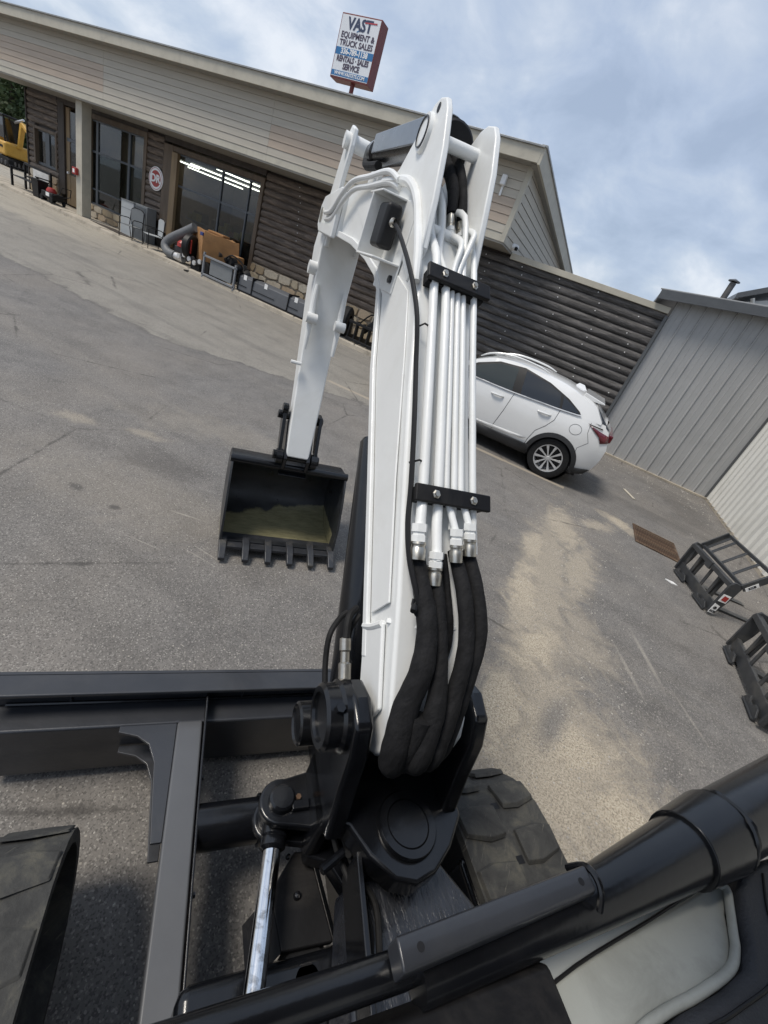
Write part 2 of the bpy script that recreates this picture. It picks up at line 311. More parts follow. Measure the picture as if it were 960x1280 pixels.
# ------------------------------------------------------------------ mesh builder
class MB:
    def __init__(s): s.v = []; s.f = []; s.mi = []
    def add(s, vs, fs, mi=0):
        o = len(s.v); s.v += [tuple(x) for x in vs]
        for f in fs: s.f.append([i + o for i in f]); s.mi.append(mi)
        return s
    def box(s, lo, hi, mi=0):
        x0, y0, z0 = lo; x1, y1, z1 = hi
        return s.add([(x0, y0, z0), (x1, y0, z0), (x1, y1, z0), (x0, y1, z0), (x0, y0, z1), (x1, y0, z1), (x1, y1, z1), (x0, y1, z1)],
                     [(0, 3, 2, 1), (4, 5, 6, 7), (0, 1, 5, 4), (1, 2, 6, 5), (2, 3, 7, 6), (3, 0, 4, 7)], mi)
    def bar(s, p0, p1, w, h, up=(0, 0, 1), mi=0):
        p0 = Vector(p0); p1 = Vector(p1); d = (p1 - p0).normalized(); u = Vector(up); r = d.cross(u)
        if r.length < 1e-4: r = d.cross(Vector((1, 0, 0)))
        r.normalize(); u = r.cross(d).normalized()
        q = []
        for p in (p0, p1):
            for a, b in ((-1, -1), (1, -1), (1, 1), (-1, 1)): q.append(p + r * (a * w / 2) + u * (b * h / 2))
        return s.add(q, [(0, 1, 2, 3), (7, 6, 5, 4), (0, 4, 5, 1), (1, 5, 6, 2), (2, 6, 7, 3), (3, 7, 4, 0)], mi)
    def prism(s, pts, axis, lo, hi, mi=0):
        # pts: 2D outline in the two other axes, in axis order
        def P(a, b, t): return {0: (t, a, b), 1: (a, t, b), 2: (a, b, t)}[axis]
        n = len(pts); area = sum(pts[i][0] * pts[(i + 1) % n][1] - pts[(i + 1) % n][0] * pts[i][1] for i in range(n))
        if area < 0: pts = pts[::-1]
        v = [P(a, b, lo) for a, b in pts] + [P(a, b, hi) for a, b in pts]
        fs = [tuple(range(n))[::-1], tuple(range(n, 2 * n))] + [(i, (i + 1) % n, (i + 1) % n + n, i + n) for i in range(n)]
        if axis == 1: fs = [f[::-1] for f in fs]
        return s.add(v, fs, mi)
    def tube(s, path, r, n=12, smooth=0, cap=True, mi=0, flat=1.0, jit=0.0):
        P = [Vector(p) for p in path]
        rr = list(r) if isinstance(r, (list, tuple)) else [r] * len(P)
        if smooth:
            Q = []; R = []
            for i in range(len(P) - 1):
                a = P[max(i - 1, 0)]; b_ = P[i]; c = P[i + 1]; d = P[min(i + 2, len(P) - 1)]
                for k in range(smooth):
                    t = k / smooth
                    Q.append(0.5 * ((2 * b_) + (c - a) * t + (2 * a - 5 * b_ + 4 * c - d) * t * t + (3 * b_ - a - 3 * c + d) * t ** 3))
                    R.append(rr[i] * (1 - t) + rr[i + 1] * t)
            Q.append(P[-1]); R.append(rr[-1]); P, rr = Q, R
        if jit:
            ph = random.random() * 9
            rr = [q * (1 + jit * (math.sin(i * 1.9 + ph) * 0.6 + math.sin(i * 0.83 + ph * 2) * 0.5)) for i, q in enumerate(rr)]
        t0 = (P[1] - P[0]).normalized(); u = t0.orthogonal().normalized(); vs = []
        for i, p in enumerate(P):
            t = (P[min(i + 1, len(P) - 1)] - P[max(i - 1, 0)]).normalized()
            u = (u - t * u.dot(t)).normalized(); w = t.cross(u)
            for k in range(n):
                a = 2 * PI * k / n; vs.append(p + (u * math.cos(a) + w * math.sin(a) * flat) * rr[i])
        fs = []
        for i in range(len(P) - 1):
            for k in range(n): fs.append((i * n + k, i * n + (k + 1) % n, (i + 1) * n + (k + 1) % n, (i + 1) * n + k))
        if cap: fs += [tuple(range(n))[::-1], tuple((len(P) - 1) * n + k for k in range(n))]
        return s.add(vs, fs, mi)
    def lathe(s, prof, c, axis, n=32, mi=0):
        # prof: (radius, height along axis)
        c = Vector(c); a = Vector(axis).normalized(); u = a.orthogonal().normalized(); w = a.cross(u); vs = []; m = len(prof)
        for r, h in prof:
            for k in range(n):
                t = 2 * PI * k / n; vs.append(c + a * h + (u * math.cos(t) + w * math.sin(t)) * max(r, 1e-5))
        fs = [(i * n + k, i * n + (k + 1) % n, (i + 1) * n + (k + 1) % n, (i + 1) * n + k) for i in range(m - 1) for k in range(n)]
        return s.add(vs, fs, mi)
    def loft(s, rings, closed=True, cap=True, mi=0):
        n = len(rings[0]); vs = [p for r in rings for p in r]; fs = []
        for i in range(len(rings) - 1):
            for k in range(n if closed else n - 1): fs.append((i * n + k, i * n + (k + 1) % n, (i + 1) * n + (k + 1) % n, (i + 1) * n + k))
        if cap: fs += [tuple(range(n))[::-1], tuple((len(rings) - 1) * n + k for k in range(n))]
        return s.add(vs, fs, mi)
    def build(s, name, mats, parent=None, bevel=0.0, seg=2, smooth=True, ang=35, label=None, kind=None, fix=False):
        me = bpy.data.meshes.new(name); me.from_pydata(s.v, [], s.f)
        if not isinstance(mats, (list, tuple)): mats = [mats]
        for m in mats: me.materials.append(m)
        if len(mats) > 1: me.polygons.foreach_set('material_index', s.mi)
        if fix:
            import bmesh
            bm = bmesh.new(); bm.from_mesh(me); bmesh.ops.recalc_face_normals(bm, faces=bm.faces); bm.to_mesh(me); bm.free()
        if smooth:
            me.polygons.foreach_set('use_smooth', [True] * len(me.polygons)); me.set_sharp_from_angle(angle=rad(ang))
        o = bpy.data.objects.new(name, me); COL.objects.link(o)
        if bevel:
            md = o.modifiers.new('bevel', 'BEVEL'); md.width = bevel; md.segments = seg; md.limit_method = 'ANGLE'; md.angle_limit = rad(40)
            md.harden_normals = True
        if parent: attach(o, parent)
        if label: o['label'] = label
        if kind: o['kind'] = kind
        return o
def attach(o, parent):
    o.parent = parent
    base = parent
    if 'off' in parent: o.location = tuple(-x for x in parent['off'])
def thing(name, label, cat, loc, group=None, rotz=0.0, off=None):
    o = bpy.data.objects.new(name, None); COL.objects.link(o); o.location = loc; o.rotation_euler = (0, 0, rotz)
    o.empty_display_size = 0.2
    o['off'] = [float(x) for x in (off if off is not None else loc)]
    o['label'] = label; o['category'] = cat
    if group: o['group'] = group
    return o
def tag(o, label, cat, group=None):
    o['label'] = label; o['category'] = cat
    if group: o['group'] = group
    return o
def copy_tree(o, parent=None):
    c = o.copy(); COL.objects.link(c)
    if parent is not None: c.parent = parent; c.matrix_parent_inverse = o.matrix_parent_inverse
    for ch in list(o.children): copy_tree(ch, c)
    return c
def text_part(name, body, origin, right, up, size, m, parent, depth=0.004, align='CENTER', sx=1.0, bold=0.0, label=None):
    cu = bpy.data.curves.new(name, 'FONT'); cu.body = body; cu.size = size; cu.extrude = depth / 2; cu.align_x = align; cu.align_y = 'CENTER'
    cu.offset = bold; cu.resolution_u = 3
    tmp = bpy.data.objects.new('tmp', cu); COL.objects.link(tmp)
    dg = bpy.context.evaluated_depsgraph_get(); me = bpy.data.meshes.new_from_object(tmp.evaluated_get(dg))
    bpy.data.objects.remove(tmp)
    r = Vector(right).normalized(); u = Vector(up).normalized(); n = r.cross(u)
    M = Matrix(((r.x * sx, u.x, n.x, origin[0]), (r.y * sx, u.y, n.y, origin[1]), (r.z * sx, u.z, n.z, origin[2]), (0, 0, 0, 1)))
    me.transform(M); me.materials.clear(); me.materials.append(m); me.name = name
    o = bpy.data.objects.new(name, me); COL.objects.link(o)
    if parent: attach(o, parent)
    if label: o['label'] = label
    return o

# ------------------------------------------------------------------ ground
g = MB()
xs = [-700, -60, -30, -12, -4, 0, 4, 12, 40, 700]; ys = [-700, -30, -6, 0, 4, 8, 12, 30, 120, 900]
for i in range(len(xs) - 1):
    for j in range(len(ys) - 1):
        g.add([(xs[i], ys[j], 0), (xs[i + 1], ys[j], 0), (xs[i + 1], ys[j + 1], 0), (xs[i], ys[j + 1], 0)], [(0, 1, 2, 3)])
g.build('asphalt_lot', ground_m, kind='structure', smooth=False)
w = MB()
prof = [(11.47, 0.0), (11.49, 0.10), (11.53, 0.128), (13.2, 0.132), (13.2, 0.0)]
x = -27.0
rings = []
while x <= -2.0:
    rings.append([(x, y + 0.012 * math.sin(x * 3.1) * (1 if k < 3 else 0), z) for k, (y, z) in enumerate(prof)]); x += 0.5
w.loft(rings); w.build('walkway', concrete, kind='structure')
w = MB()
for k in range(11):
    x0 = -26.6 + k * 2.25
    w.box((x0, 11.46, 0.126), (x0 + 0.018, 12.98, 0.1345))
w.build('walkway_joint', brown_dark, kind='structure')

# ------------------------------------------------------------------ shop building
BX0, BX1 = -24.3, 0.70
shop = thing('storefront_building', 'long low log-sided shop with deep beige clapboard mansard and large windows', 'building', (-12, 14, 0))
WY = 13.0; ROW = 0.1985; NROW = 13
logn = [0]
def log(x0, x1, z, m, rr=0.103):
    b = MB(); n = 9; segs = max(2, int((x1 - x0) / 0.8)); rings = []
    ph = random.random() * 6
    for i in range(segs + 1):
        x = x0 + (x1 - x0) * i / segs; r = rr * (1 + 0.03 * math.sin(ph + x * 1.3)) ; dz = 0.006 * math.sin(ph * 2 + x * 0.7)
        ring = [(x, WY - 0.055 * 0 - r * 0.85 * math.sin(PI * k / (n - 1)) + 0.02, z + dz - r * math.cos(PI * k / (n - 1))) for k in range(n)]
        ring.append((x, WY + 0.09, z + r * 0.9)); ring.append((x, WY + 0.09, z - r * 0.9)); rings.append(ring)
    b.loft(rings); b.build('log', m, shop, fix=True)
def logs(x0, x1, z0=0.96, z1=3.5, m=log_brown):
    for k in range(NROW):
        zc = 0.96 + ROW * (k + 0.5)
        if zc - 0.09 >= z0 - 0.03 and zc + 0.09 <= z1 + 0.05: log(x0, x1, zc, m)
logs(-24.3, -23.85); logs(-22.50, -22.38)
logs(-23.85, -22.5, 0.96, 1.2); logs(-23.85, -22.5, 2.5, 3.5)
logs(-17.28, -16.46)
logs(-11.80, -8.1); logs(-8.1, -4.3); logs(-4.3, -1.7, m=log_black); logs(-1.7, BX1 - 0.02, m=log_black)
logs(-4.3, BX1 - 0.02, 0.0, 0.0)
# lower run behind the car
for k in range(1, 5):
    zc = 0.96 - ROW * (k - 0.5)
    if zc > 0.1: log(-4.3, BX1 - 0.02, zc, log_black)
# pale nail plugs on the right-hand logs
b = MB()
for k in range(NROW):
    zc = 0.96 + ROW * (k + 0.5)
    for c0 in (-10.0, -4.35, -3.62, -2.6, -1.55, -0.5, 0.45):
        xx = c0 + 0.045 * (k % 3) * (1 if c0 > -9 else 0.4) - 0.035 * k + random.uniform(-0.06, 0.06)
        if c0 == -10.0 and k < 5: continue
        if random.random() < 0.42 and c0 > -9: continue
        b.lathe([(0.0, 0.016), (0.012, 0.014), (0.016, 0.0)], (xx, WY - 0.068, zc + random.uniform(-0.02, 0.02)), (0, -1, 0), 6)
b.build('nail_plug', white_m, shop, kind='stuff')
for xa_, xb_ in ((BX0, -23.83), (-22.5, -22.3), (-17.35, -16.4), (-11.9, BX1)):
    MB().box((xa_, WY + 0.06, 0.0), (xb_, WY + 0.2, 3.6)).build('wall', brown_dark, shop, smooth=False)
MB().box((-23.83, WY + 0.06, 0.0), (-22.5, WY + 0.2, 1.23)).build('wall', brown_dark, shop, smooth=False)
MB().box((-23.83, WY + 0.06, 2.37), (-22.5, WY + 0.2, 3.6)).build('wall', brown_dark, shop, smooth=False)
MB().box((BX1 - 0.03, WY - 0.1, 0), (BX1 + 0.045, WY + 0.12, 3.46)).build('corner_trim', shed_trim, shop, bevel=0.006)
MB().box((BX0 - 0.06, WY - 0.1, 0.1), (BX0 - 0.003, WY + 0.2, 3.55)).build('corner_trim', brown_dark, shop)
# stone base
def stones(x0, x1, z0, z1, rows):
    MB().box((x0, WY - 0.07, z0), (x1, WY + 0.12, z1)).build('mortar_bed', mortar, shop, smooth=False)
    for r in range(rows):
        za = z0 + (z1 - z0) * r / rows; zb = z0 + (z1 - z0) * (r + 1) / rows; x = x0 - random.random() * 0.15
        while x < x1 - 0.05:
            wd = random.uniform(0.25, 0.7); xa = max(x + 0.012, x0 + 0.004); xb = min(x + wd - 0.012, x1 - 0.004)
            if xb - xa > 0.05:
                j = lambda s=0.05: random.uniform(-s, s)
                pts = [(xa + abs(j()), za + 0.012 + abs(j())), ((xa + xb) / 2 + j(), za + 0.008), (xb - abs(j()), za + 0.014 + abs(j())), (xb - 0.002, (za + zb) / 2 + j()),
                       (xb - abs(j()), zb - 0.012 - abs(j())), ((xa + xb) / 2 + j(), zb - 0.008), (xa + abs(j()), zb - 0.012 - abs(j())), (xa + 0.002, (za + zb) / 2 + j())]
                cx = sum(p[0] for p in pts) / 8; cz = sum(p[1] for p in pts) / 8; dp = random.uniform(0.03, 0.065)
                fr = [(cx + (p[0] - cx) * 0.93, WY - 0.07 - dp, cz + (p[1] - cz) * 0.93) for p in pts]; bk = [(p[0], WY - 0.075, p[1]) for p in pts]
                bm_ = MB(); bm_.loft([bk, fr], cap=False); bm_.add(fr, [tuple(range(8))]); bm_.build('stone', stone_m, shop, fix=True, ang=50)
            x += wd
stones(-24.25, -22.4, 0.13, 0.95, 3); stones(-20.42, -18.38, 0.13, 0.60, 2); stones(-11.85, -4.3, 0.13, 0.95, 3)
# openings: frames, mullions, panes
def window(x0, x1, z0, z1, vm, hm, frame_w=0.16, fm=brown_trim, left_w=None):
    lw = left_w or frame_w
    f = MB(); f.box((x0 - lw, WY - 0.09, z0 - 0.02), (x0, WY + 0.16, z1 + frame_w)); f.box((x1, WY - 0.09, z0 - 0.02), (x1 + frame_w, WY + 0.16, z1 + frame_w))
    f.box((x0, WY - 0.085, z1), (x1, WY + 0.16, z1 + frame_w))
    fr = f.build('window', fm, shop, bevel=0.008)
    m = MB()
    for xv, wv, za in vm: m.box((xv - wv / 2, WY + 0.02, za), (xv + wv / 2, WY + 0.10, z1))
    for zh, wh in hm: m.box((x0, WY + 0.028, zh - wh / 2), (x1, WY + 0.092, zh + wh / 2))
    m.box((x0, WY + 0.01, z0 - 0.05), (x1, WY + 0.12, z0 + 0.04)); m.box((x0, WY + 0.024, z1 - 0.05), (x1, WY + 0.096, z1 - 0.001))
    m.build('window_bar', mullion, fr, bevel=0.004)
    xsv = [x0] + [v[0] for v in vm if x0 < v[0] < x1] + [x1]; zsv = [z0] + [h[0] for h in hm] + [z1]
    for i in range(len(xsv) - 1):
        for j in range(len(zsv) - 1):
            MB().box((xsv[i] + 0.012, WY + 0.055, zsv[j] + 0.012), (xsv[i + 1] - 0.012, WY + 0.062, zsv[j + 1] - 0.012)).build('pane', shop_glass, fr, smooth=False)
    return fr
window(-20.42, -17.44, 0.62, 3.32, [(-20.12, 0.12, 0.62), (-18.33, 0.11, 0.13)], [(2.34, 0.07), (1.12, 0.05)])
window(-15.96, -11.98, 0.70, 3.22, [(-13.72, 0.06, 0.7), (-12.5, 0.05, 0.7)], [(2.29, 0.06)], frame_w=0.15, left_w=0.46)
MB().box((-16.0, WY - 0.10, 0.3), (-15.72, WY + 0.02, 3.2)).build('window_post', tan_wood, shop, bevel=0.01)
window(-23.82, -22.52, 1.24, 2.36, [(-23.2, 0.26, 1.24)], [], frame_w=0.1)
MB().box((-18.32, WY + 0.0, 0.13), (-17.44, WY + 0.05, 1.08)).build('door_panel', mullion, shop, bevel=0.005)
MB().box((-11.97, WY + 0.02, 0.13), (-15.9, WY + 0.14, 0.69)).build('sill_wall', brown_dark, shop, fix=True)
# wood and header panels round the left door
MB().box((-22.36, WY - 0.06, 0.5), (-21.98, WY + 0.1, 3.5)).build('door_jamb', brown_dark, shop, bevel=0.01)
MB().box((-21.92, WY + 0.0, 2.34), (-20.65, WY + 0.08, 2.46)).build('door_jamb', mullion, shop, bevel=0.01)
MB().box((-21.98, WY + 0.01, 0.2), (-21.75, WY + 0.09, 3.4)).build('door_jamb', tan_wood, shop, bevel=0.01)
d = MB().box((-21.75, WY + 0.02, 0.2), (-20.7, WY + 0.07, 1.25)).build('door', tan_wood, shop, bevel=0.01)
MB().box((-21.75, WY + 0.03, 1.25), (-20.7, WY + 0.05, 3.3)).build('door_glass', shop_glass, d, smooth=False)
MB().lathe([(0, 0.06), (0.04, 0.05), (0.04, 0)], (-21.82, WY + 0.0, 1.3), (0, -1, 0), 12).build('door_knob', white_m, d)
MB().box((-20.7, WY - 0.03, 0.13), (-20.45, WY + 0.12, 3.5)).build('door_jamb', brown_dark, shop, bevel=0.01)
for a, c in ((-24.25, -22.4), (-22.36, -17.3), (-16.44, -11.84)):
    MB().box((a, WY - 0.05, 3.49 if a < -23 else 3.44), (c, WY + 0.14, 3.70)).build('header_board', brown_dark, shop, smooth=False)
# square post
MB().box((-19.80, 12.05, 0.13), (-19.46, 12.39, 3.70)).build('post', beige, shop, bevel=0.012)
# inside of the shop
room_dark = mat('shelf_brown', (0.16, 0.11, 0.07), 0.7)
room = MB()
room.box((-24.2, 24.0, 0.1), (-4.2, 24.1, 3.5)); room.box((-24.25, 13.25, 0.1), (-24.2, 24, 3.5)); room.box((-4.2, 13.25, 0.1), (-4.15, 24, 3.5))
room.box((-24.2, 13.2, 0.08), (-4.2, 24.0, 0.12)); room.build('room_wall', mat('room_wall_brown', (0.2, 0.145, 0.1), 0.7), shop, smooth=False)
MB().box((-24.2, 13.25, 3.45), (-4.2, 24.0, 3.5)).build('room_ceiling', mat('room_ceiling', (0.3, 0.29, 0.27), 0.8), shop, smooth=False)
for (x0, x1, yy, rot) in ((-20.9, -17.3, 17.9, 1.5), (-24.0, -21.2, 20.4, 1.2), (-17.1, -14.2, 15.9, 1.7), (-24.0, -21.6, 18.0, 1.0)):
    MB().bar((x0, yy, 3.40), (x1, yy + rot, 3.40), 0.08, 0.04).build('tube_light', lamp_m, shop, smooth=False)
# goods seen dimly through the glass
rng = random.Random(5)
cols = [mat('goods_%s' % n_, c, 0.5) for n_, c in (('red', (0.3, 0.03, 0.03)), ('white', (0.5, 0.5, 0.48)), ('yellow', (0.4, 0.3, 0.05)), ('grey', (0.15, 0.15, 0.16)), ('brown', (0.25, 0.14, 0.07)))]
for q, (x0, yy, wd) in enumerate(((-20.1, 14.6, 1.6), (-18.0, 15.4, 0.9), (-15.8, 14.6, 1.9), (-13.6, 15.2, 1.4), (-19.3, 18.0, 2.2), (-15.0, 18.5, 2.6))):
    sh = thing('display_shelf', ('low', 'narrow', 'wide', 'middle', 'rear', 'long rear')[q] + ' shelf of goods seen dimly through the ' + ('door side' if q in (0, 1, 4) else 'large') + ' shop window', 'shelf', (x0, yy, 0.12), 'shelves inside the shop')
    for zz_ in (0.15, 0.75, 1.3):
        MB().box((x0, yy, zz_), (x0 + wd, yy + 0.4, zz_ + 0.03)).build('shelf', grey_plastic, sh, smooth=False)
    MB().box((x0, yy + 0.4, 0.12), (x0 + wd, yy + 0.43, 1.7)).build('back_panel', room_dark, sh, smooth=False)
    for zz_ in (0.18, 0.78, 1.33):
        xx = x0 + 0.05
        while xx < x0 + wd - 0.2:
            w_ = rng.uniform(0.1, 0.28); MB().box((xx, yy + 0.05, zz_ + 0.002), (xx + w_, yy + 0.33, zz_ + rng.uniform(0.12, 0.38))).build('goods', rng.choice(cols), sh, smooth=False); xx += w_ + rng.uniform(0.02, 0.15)
# deep fascia of clapboards
FY = 11.8; zr = [3.65, 3.82, 4.0, 4.18, 4.34, 4.51, 4.68, 4.85, 5.03, 5.2]
def clap(x0, x1, za, zb, m, side=False):
    b = MB(); pr = [(FY + 0.0, za - 0.006), (FY - 0.016, za - 0.006), (FY - 0.002, zb), (FY + 0.02, zb), (FY + 0.02, za - 0.006)]
    b.prism(pr, 0, x0, x1); b.build('clapboard', m, shop, smooth=False)
MB().box((-27.0, FY + 0.018, 3.65), (-3.43, FY + 0.12, 5.2)).build('fascia_backing', brown_dark, shop, smooth=False)
for r in range(9):
    za, zb = zr[r], zr[r + 1] - 0.012
    cuts = [(-27.0, -17.95), (-17.95, -10.9), (-10.9, -3.52)]
    for q, (a, c) in enumerate(cuts):
        tan = (q == 0 and 2 <= r <= 5) or (q == 2 and 2 <= r <= 4)
        if r == 0: m = beige
        else: m = tan_board if tan else beige_board
        clap(a + 0.003, c - 0.003, za, zb, m)
MB().box((-3.52, FY - 0.022, 3.64), (-3.40, FY + 0.10, 5.2)).build('corner_board', beige, shop, bevel=0.005)
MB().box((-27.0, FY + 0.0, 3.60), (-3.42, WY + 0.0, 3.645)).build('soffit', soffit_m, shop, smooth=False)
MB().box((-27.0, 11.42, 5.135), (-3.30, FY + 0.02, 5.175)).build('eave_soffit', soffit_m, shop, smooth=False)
MB().box((-27.0, 11.38, 5.12), (-3.26, 11.42, 5.385)).build('eave_fascia', beige, shop, bevel=0.004)
MB().box((-27.02, 11.34, 5.385), (-3.22, 11.46, 5.42)).build('drip_edge', mat('drip_edge', (0.3, 0.3, 0.29), 0.4, 0.5), shop, bevel=0.004)
# roof falls to the rear
b = MB(); b.prism([(11.42, 5.38), (25.2, 4.72), (25.2, 4.84), (11.42, 5.415)], 0, -27.0, -3.3); b.build('roof', mat('roof_membrane', (0.2, 0.2, 0.2), 0.8), shop, smooth=False)
b = MB(); b.prism([(11.385, 5.10), (25.2, 4.45), (25.2, 4.82), (11.385, 5.40)], 0, -3.26, -3.2); b.build('rake_board', beige, shop, smooth=False)
b = MB(); b.prism([(11.36, 5.40), (25.2, 4.82), (25.2, 4.86), (11.36, 5.435)], 0, -3.30, -3.17); b.build('drip_edge', MATS['drip_edge'], shop, smooth=False)
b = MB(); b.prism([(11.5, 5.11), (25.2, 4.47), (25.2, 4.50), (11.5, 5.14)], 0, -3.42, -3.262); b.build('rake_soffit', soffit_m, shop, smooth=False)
# clapboards on the gable side
for r in range(0, 9):
    za, zb = zr[r], zr[r + 1] - 0.012
    def ymax(z): return 11.9 + (5.12 - z) / 0.0472
    y1 = min(24.9, ymax(zb)); y1b = min(24.9, ymax(za))
    if y1 < 12.0: y1 = 12.0
    b = MB(); X = -3.42
    v = [(X, 11.89, za), (X, max(y1b, y1), za), (X, y1, zb), (X, 11.89, zb), (X + 0.016, 11.89, za - 0.006), (X + 0.016, max(y1b, y1), za - 0.006), (X + 0.002, y1, zb), (X + 0.002, 11.89, zb)]
    b.add(v, [(4, 5, 6, 7), (0, 4, 7, 3), (1, 2, 6, 5), (0, 1, 5, 4), (3, 7, 6, 2)]); b.build('clapboard', beige_board, shop, smooth=False)
b = MB(); b.prism([(11.92, 3.62), (25, 3.62), (25, 4.50), (11.92, 5.12)], 0, -3.5, -3.422); b.build('gable_wall', brown_dark, shop, smooth=False)
MB().box((-27, 24.9, 0), (-3.42, 25.0, 4.6)).build('rear_wall', beige_board, shop, smooth=False); MB().box((-24.3, 13.21, 0), (-24.26, 24.89, 4.5)).build('end_wall', beige_board, shop, smooth=False)
# low annex behind the right-hand logs
MB().box((-3.40, WY - 0.13, 3.50), (BX1 + 0.0, WY + 0.06, 3.635)).build('cap_board', beige, shop, bevel=0.006)
MB().box((-3.40, WY + 0.061, 3.40), (BX1 - 0.05, 20.0, 3.52)).build('annex_roof', MATS['roof_membrane'], shop, smooth=False)
# small things on the shop
t = thing('flood_light', 'small white flood light on the clapboards near the right end of the fascia', 'light', (-3.93, 11.78, 4.6))
MB().box((-4.0, 11.66, 4.66), (-3.88, 11.78, 4.86)).build('lamp_head', white_m, t, bevel=0.02)
MB().bar((-3.93, 11.765, 4.68), (-3.92, 11.765, 4.47), 0.05, 0.03, (0, 1, 0)).build('bracket', white_m, t, bevel=0.008)
t = thing('security_camera', 'white dome security camera under the corner of the beige gable', 'camera', (-3.3, 12.6, 3.72))
MB().lathe([(0, 0.16), (0.05, 0.15), (0.07, 0.1), (0.075, 0.0), (0.09, -0.02)], (-3.41, 12.75, 3.75), (1, 0, 0), 16).build('housing', white_m, t)
MB().lathe([(0, 0.19), (0.04, 0.17), (0.045, 0.12)], (-3.41, 12.72, 3.73), (0.9, -0.4, -0.1), 14).build('lens', trim_dark, t)
t = thing('alarm_box', 'red box mounted on the square beige post', 'alarm box', (-19.6, 12.0, 1.5))
MB().box((-19.86, 11.94, 1.40), (-19.64, 12.045, 1.62)).build('case', red_plastic, t, bevel=0.012)
MB().box((-19.80, 11.93, 1.45), (-19.70, 11.94, 1.57)).build('label_plate', white_m, t, smooth=False)
t = thing('round_sign', 'round red and white sign with the letters DR on the log wall between the windows', 'sign', (-16.69, 12.88, 1.86))
c0 = (-16.69, 12.905, 2.24)
MB().lathe([(0, 0.022), (0.355, 0.022), (0.365, 0.012), (0.365, 0)], c0, (0, -1, 0), 40).build('disc', white_m, t)
MB().lathe([(0.33, 0.023), (0.33, 0.0262), (0.315, 0.0262), (0.315, 0.023)], c0, (0, -1, 0), 40).build('ring', red_plastic, t)
MB().lathe([(0, 0.0265), (0.25, 0.0265), (0.25, 0.02)], c0, (0, -1, 0), 40).build('ring', red_plastic, t)
text_part('lettering', 'DR', (-16.69, 12.872, 2.235), (1, 0, 0), (0, 0, 1), 0.33, white_m, t, 0.008, bold=0.012, sx=1.1)

# ------------------------------------------------------------------ pole sign behind the roof
SY = 24.0; K = SY / 16.0
t = thing('pole_sign', 'tall red-framed sign reading VAST EQUIPMENT & TRUCK SALES on a pole above the roof', 'sign', (-17.6, SY, 0))
def sp(x, z): return (x * K, 2.1 + (z - 2.1) * K)
xa, zt = sp(-12.62, 8.70); xb, zb_ = sp(-11.06, 7.08); D = 0.62
maroon = mat('maroon_metal', (0.17, 0.035, 0.03), 0.45, var=0.15)
MB().box((xa, SY, zb_), (xb, SY + D, zt)).build('cabinet', maroon, t, bevel=0.02)
MB().box((xa + 0.05, SY - 0.012, zb_ + 0.07), (xb - 0.05, SY + 0.02, zt - 0.06)).build('face', mat('sign_face', (0.72, 0.74, 0.76), 0.4, var=0.02), t, smooth=False)
MB().lathe([(0.11, 0), (0.11, zb_ + 0.02)], (sp(-11.78, 7)[0], SY + D / 2, 0), (0, 0, 1), 16).build('pole', maroon, t)
sblue = mat('sign_blue', (0.03, 0.16, 0.36), 0.4, var=0.03); snavy = mat('sign_navy', (0.035, 0.05, 0.10), 0.4, var=0.05); sred = mat('sign_red', (0.42, 0.05, 0.06), 0.4, var=0.05)
sgrey = mat('sign_text_dark', (0.07, 0.05, 0.08), 0.4, var=0.05)
Hh = zt - zb_; cx = (xa + xb) / 2 - 0.0; Wd = xb - xa
def zf(f): return zt - f * Hh
for f0, f1 in ((0.515, 0.63), (0.875, 0.96)):
    MB().box((xa + 0.05, SY - 0.016, zf(f1)), (xb - 0.05, SY - 0.0125, zf(f0))).build('blue_band', sblue, t, smooth=False)
def sl(body, f, size, m, sx, bold=0.01): text_part('lettering', body, (cx, SY - 0.02, zf(f)), (1, 0, 0), (0, 0, 1), size, m, t, 0.006, sx=sx, bold=bold)
sl('VAST', 0.155, 0.60, snavy, 1.02, 0.022)
sl('EQUIPMENT &', 0.325, 0.31, sgrey, 1.0, 0.008); sl('TRUCK SALES', 0.445, 0.31, sgrey, 1.04, 0.008)
sl('336-789-1138', 0.572, 0.29, white_m, 0.98, 0.012)
sl('RENTALS \u00b7 SALES', 0.69, 0.30, sgrey, 0.86, 0.012); sl('SERVICE', 0.805, 0.31, sgrey, 0.9, 0.012)
sl('WWW.VASTETS.COM', 0.918, 0.19, white_m, 1.0, 0.006)
for p in ((0.30, 0.105), (0.80, 0.105)):
    pass
b = MB(); b.prism([(cx - 0.12, zf(0.245)), (cx + 0.02, zf(0.215)), (cx + 0.02, zf(0.235)), (cx - 0.12, zf(0.262))], 1, SY - 0.022, SY - 0.018); b.build('swoosh', sblue, t, smooth=False)
b = MB(); b.prism([(cx + 0.25, zf(0.09)), (cx + 0.95, zf(0.075)), (cx + 0.95, zf(0.098)), (cx + 0.25, zf(0.108))], 1, SY - 0.0245, SY - 0.021); b.build('swoosh', sred, t, smooth=False)

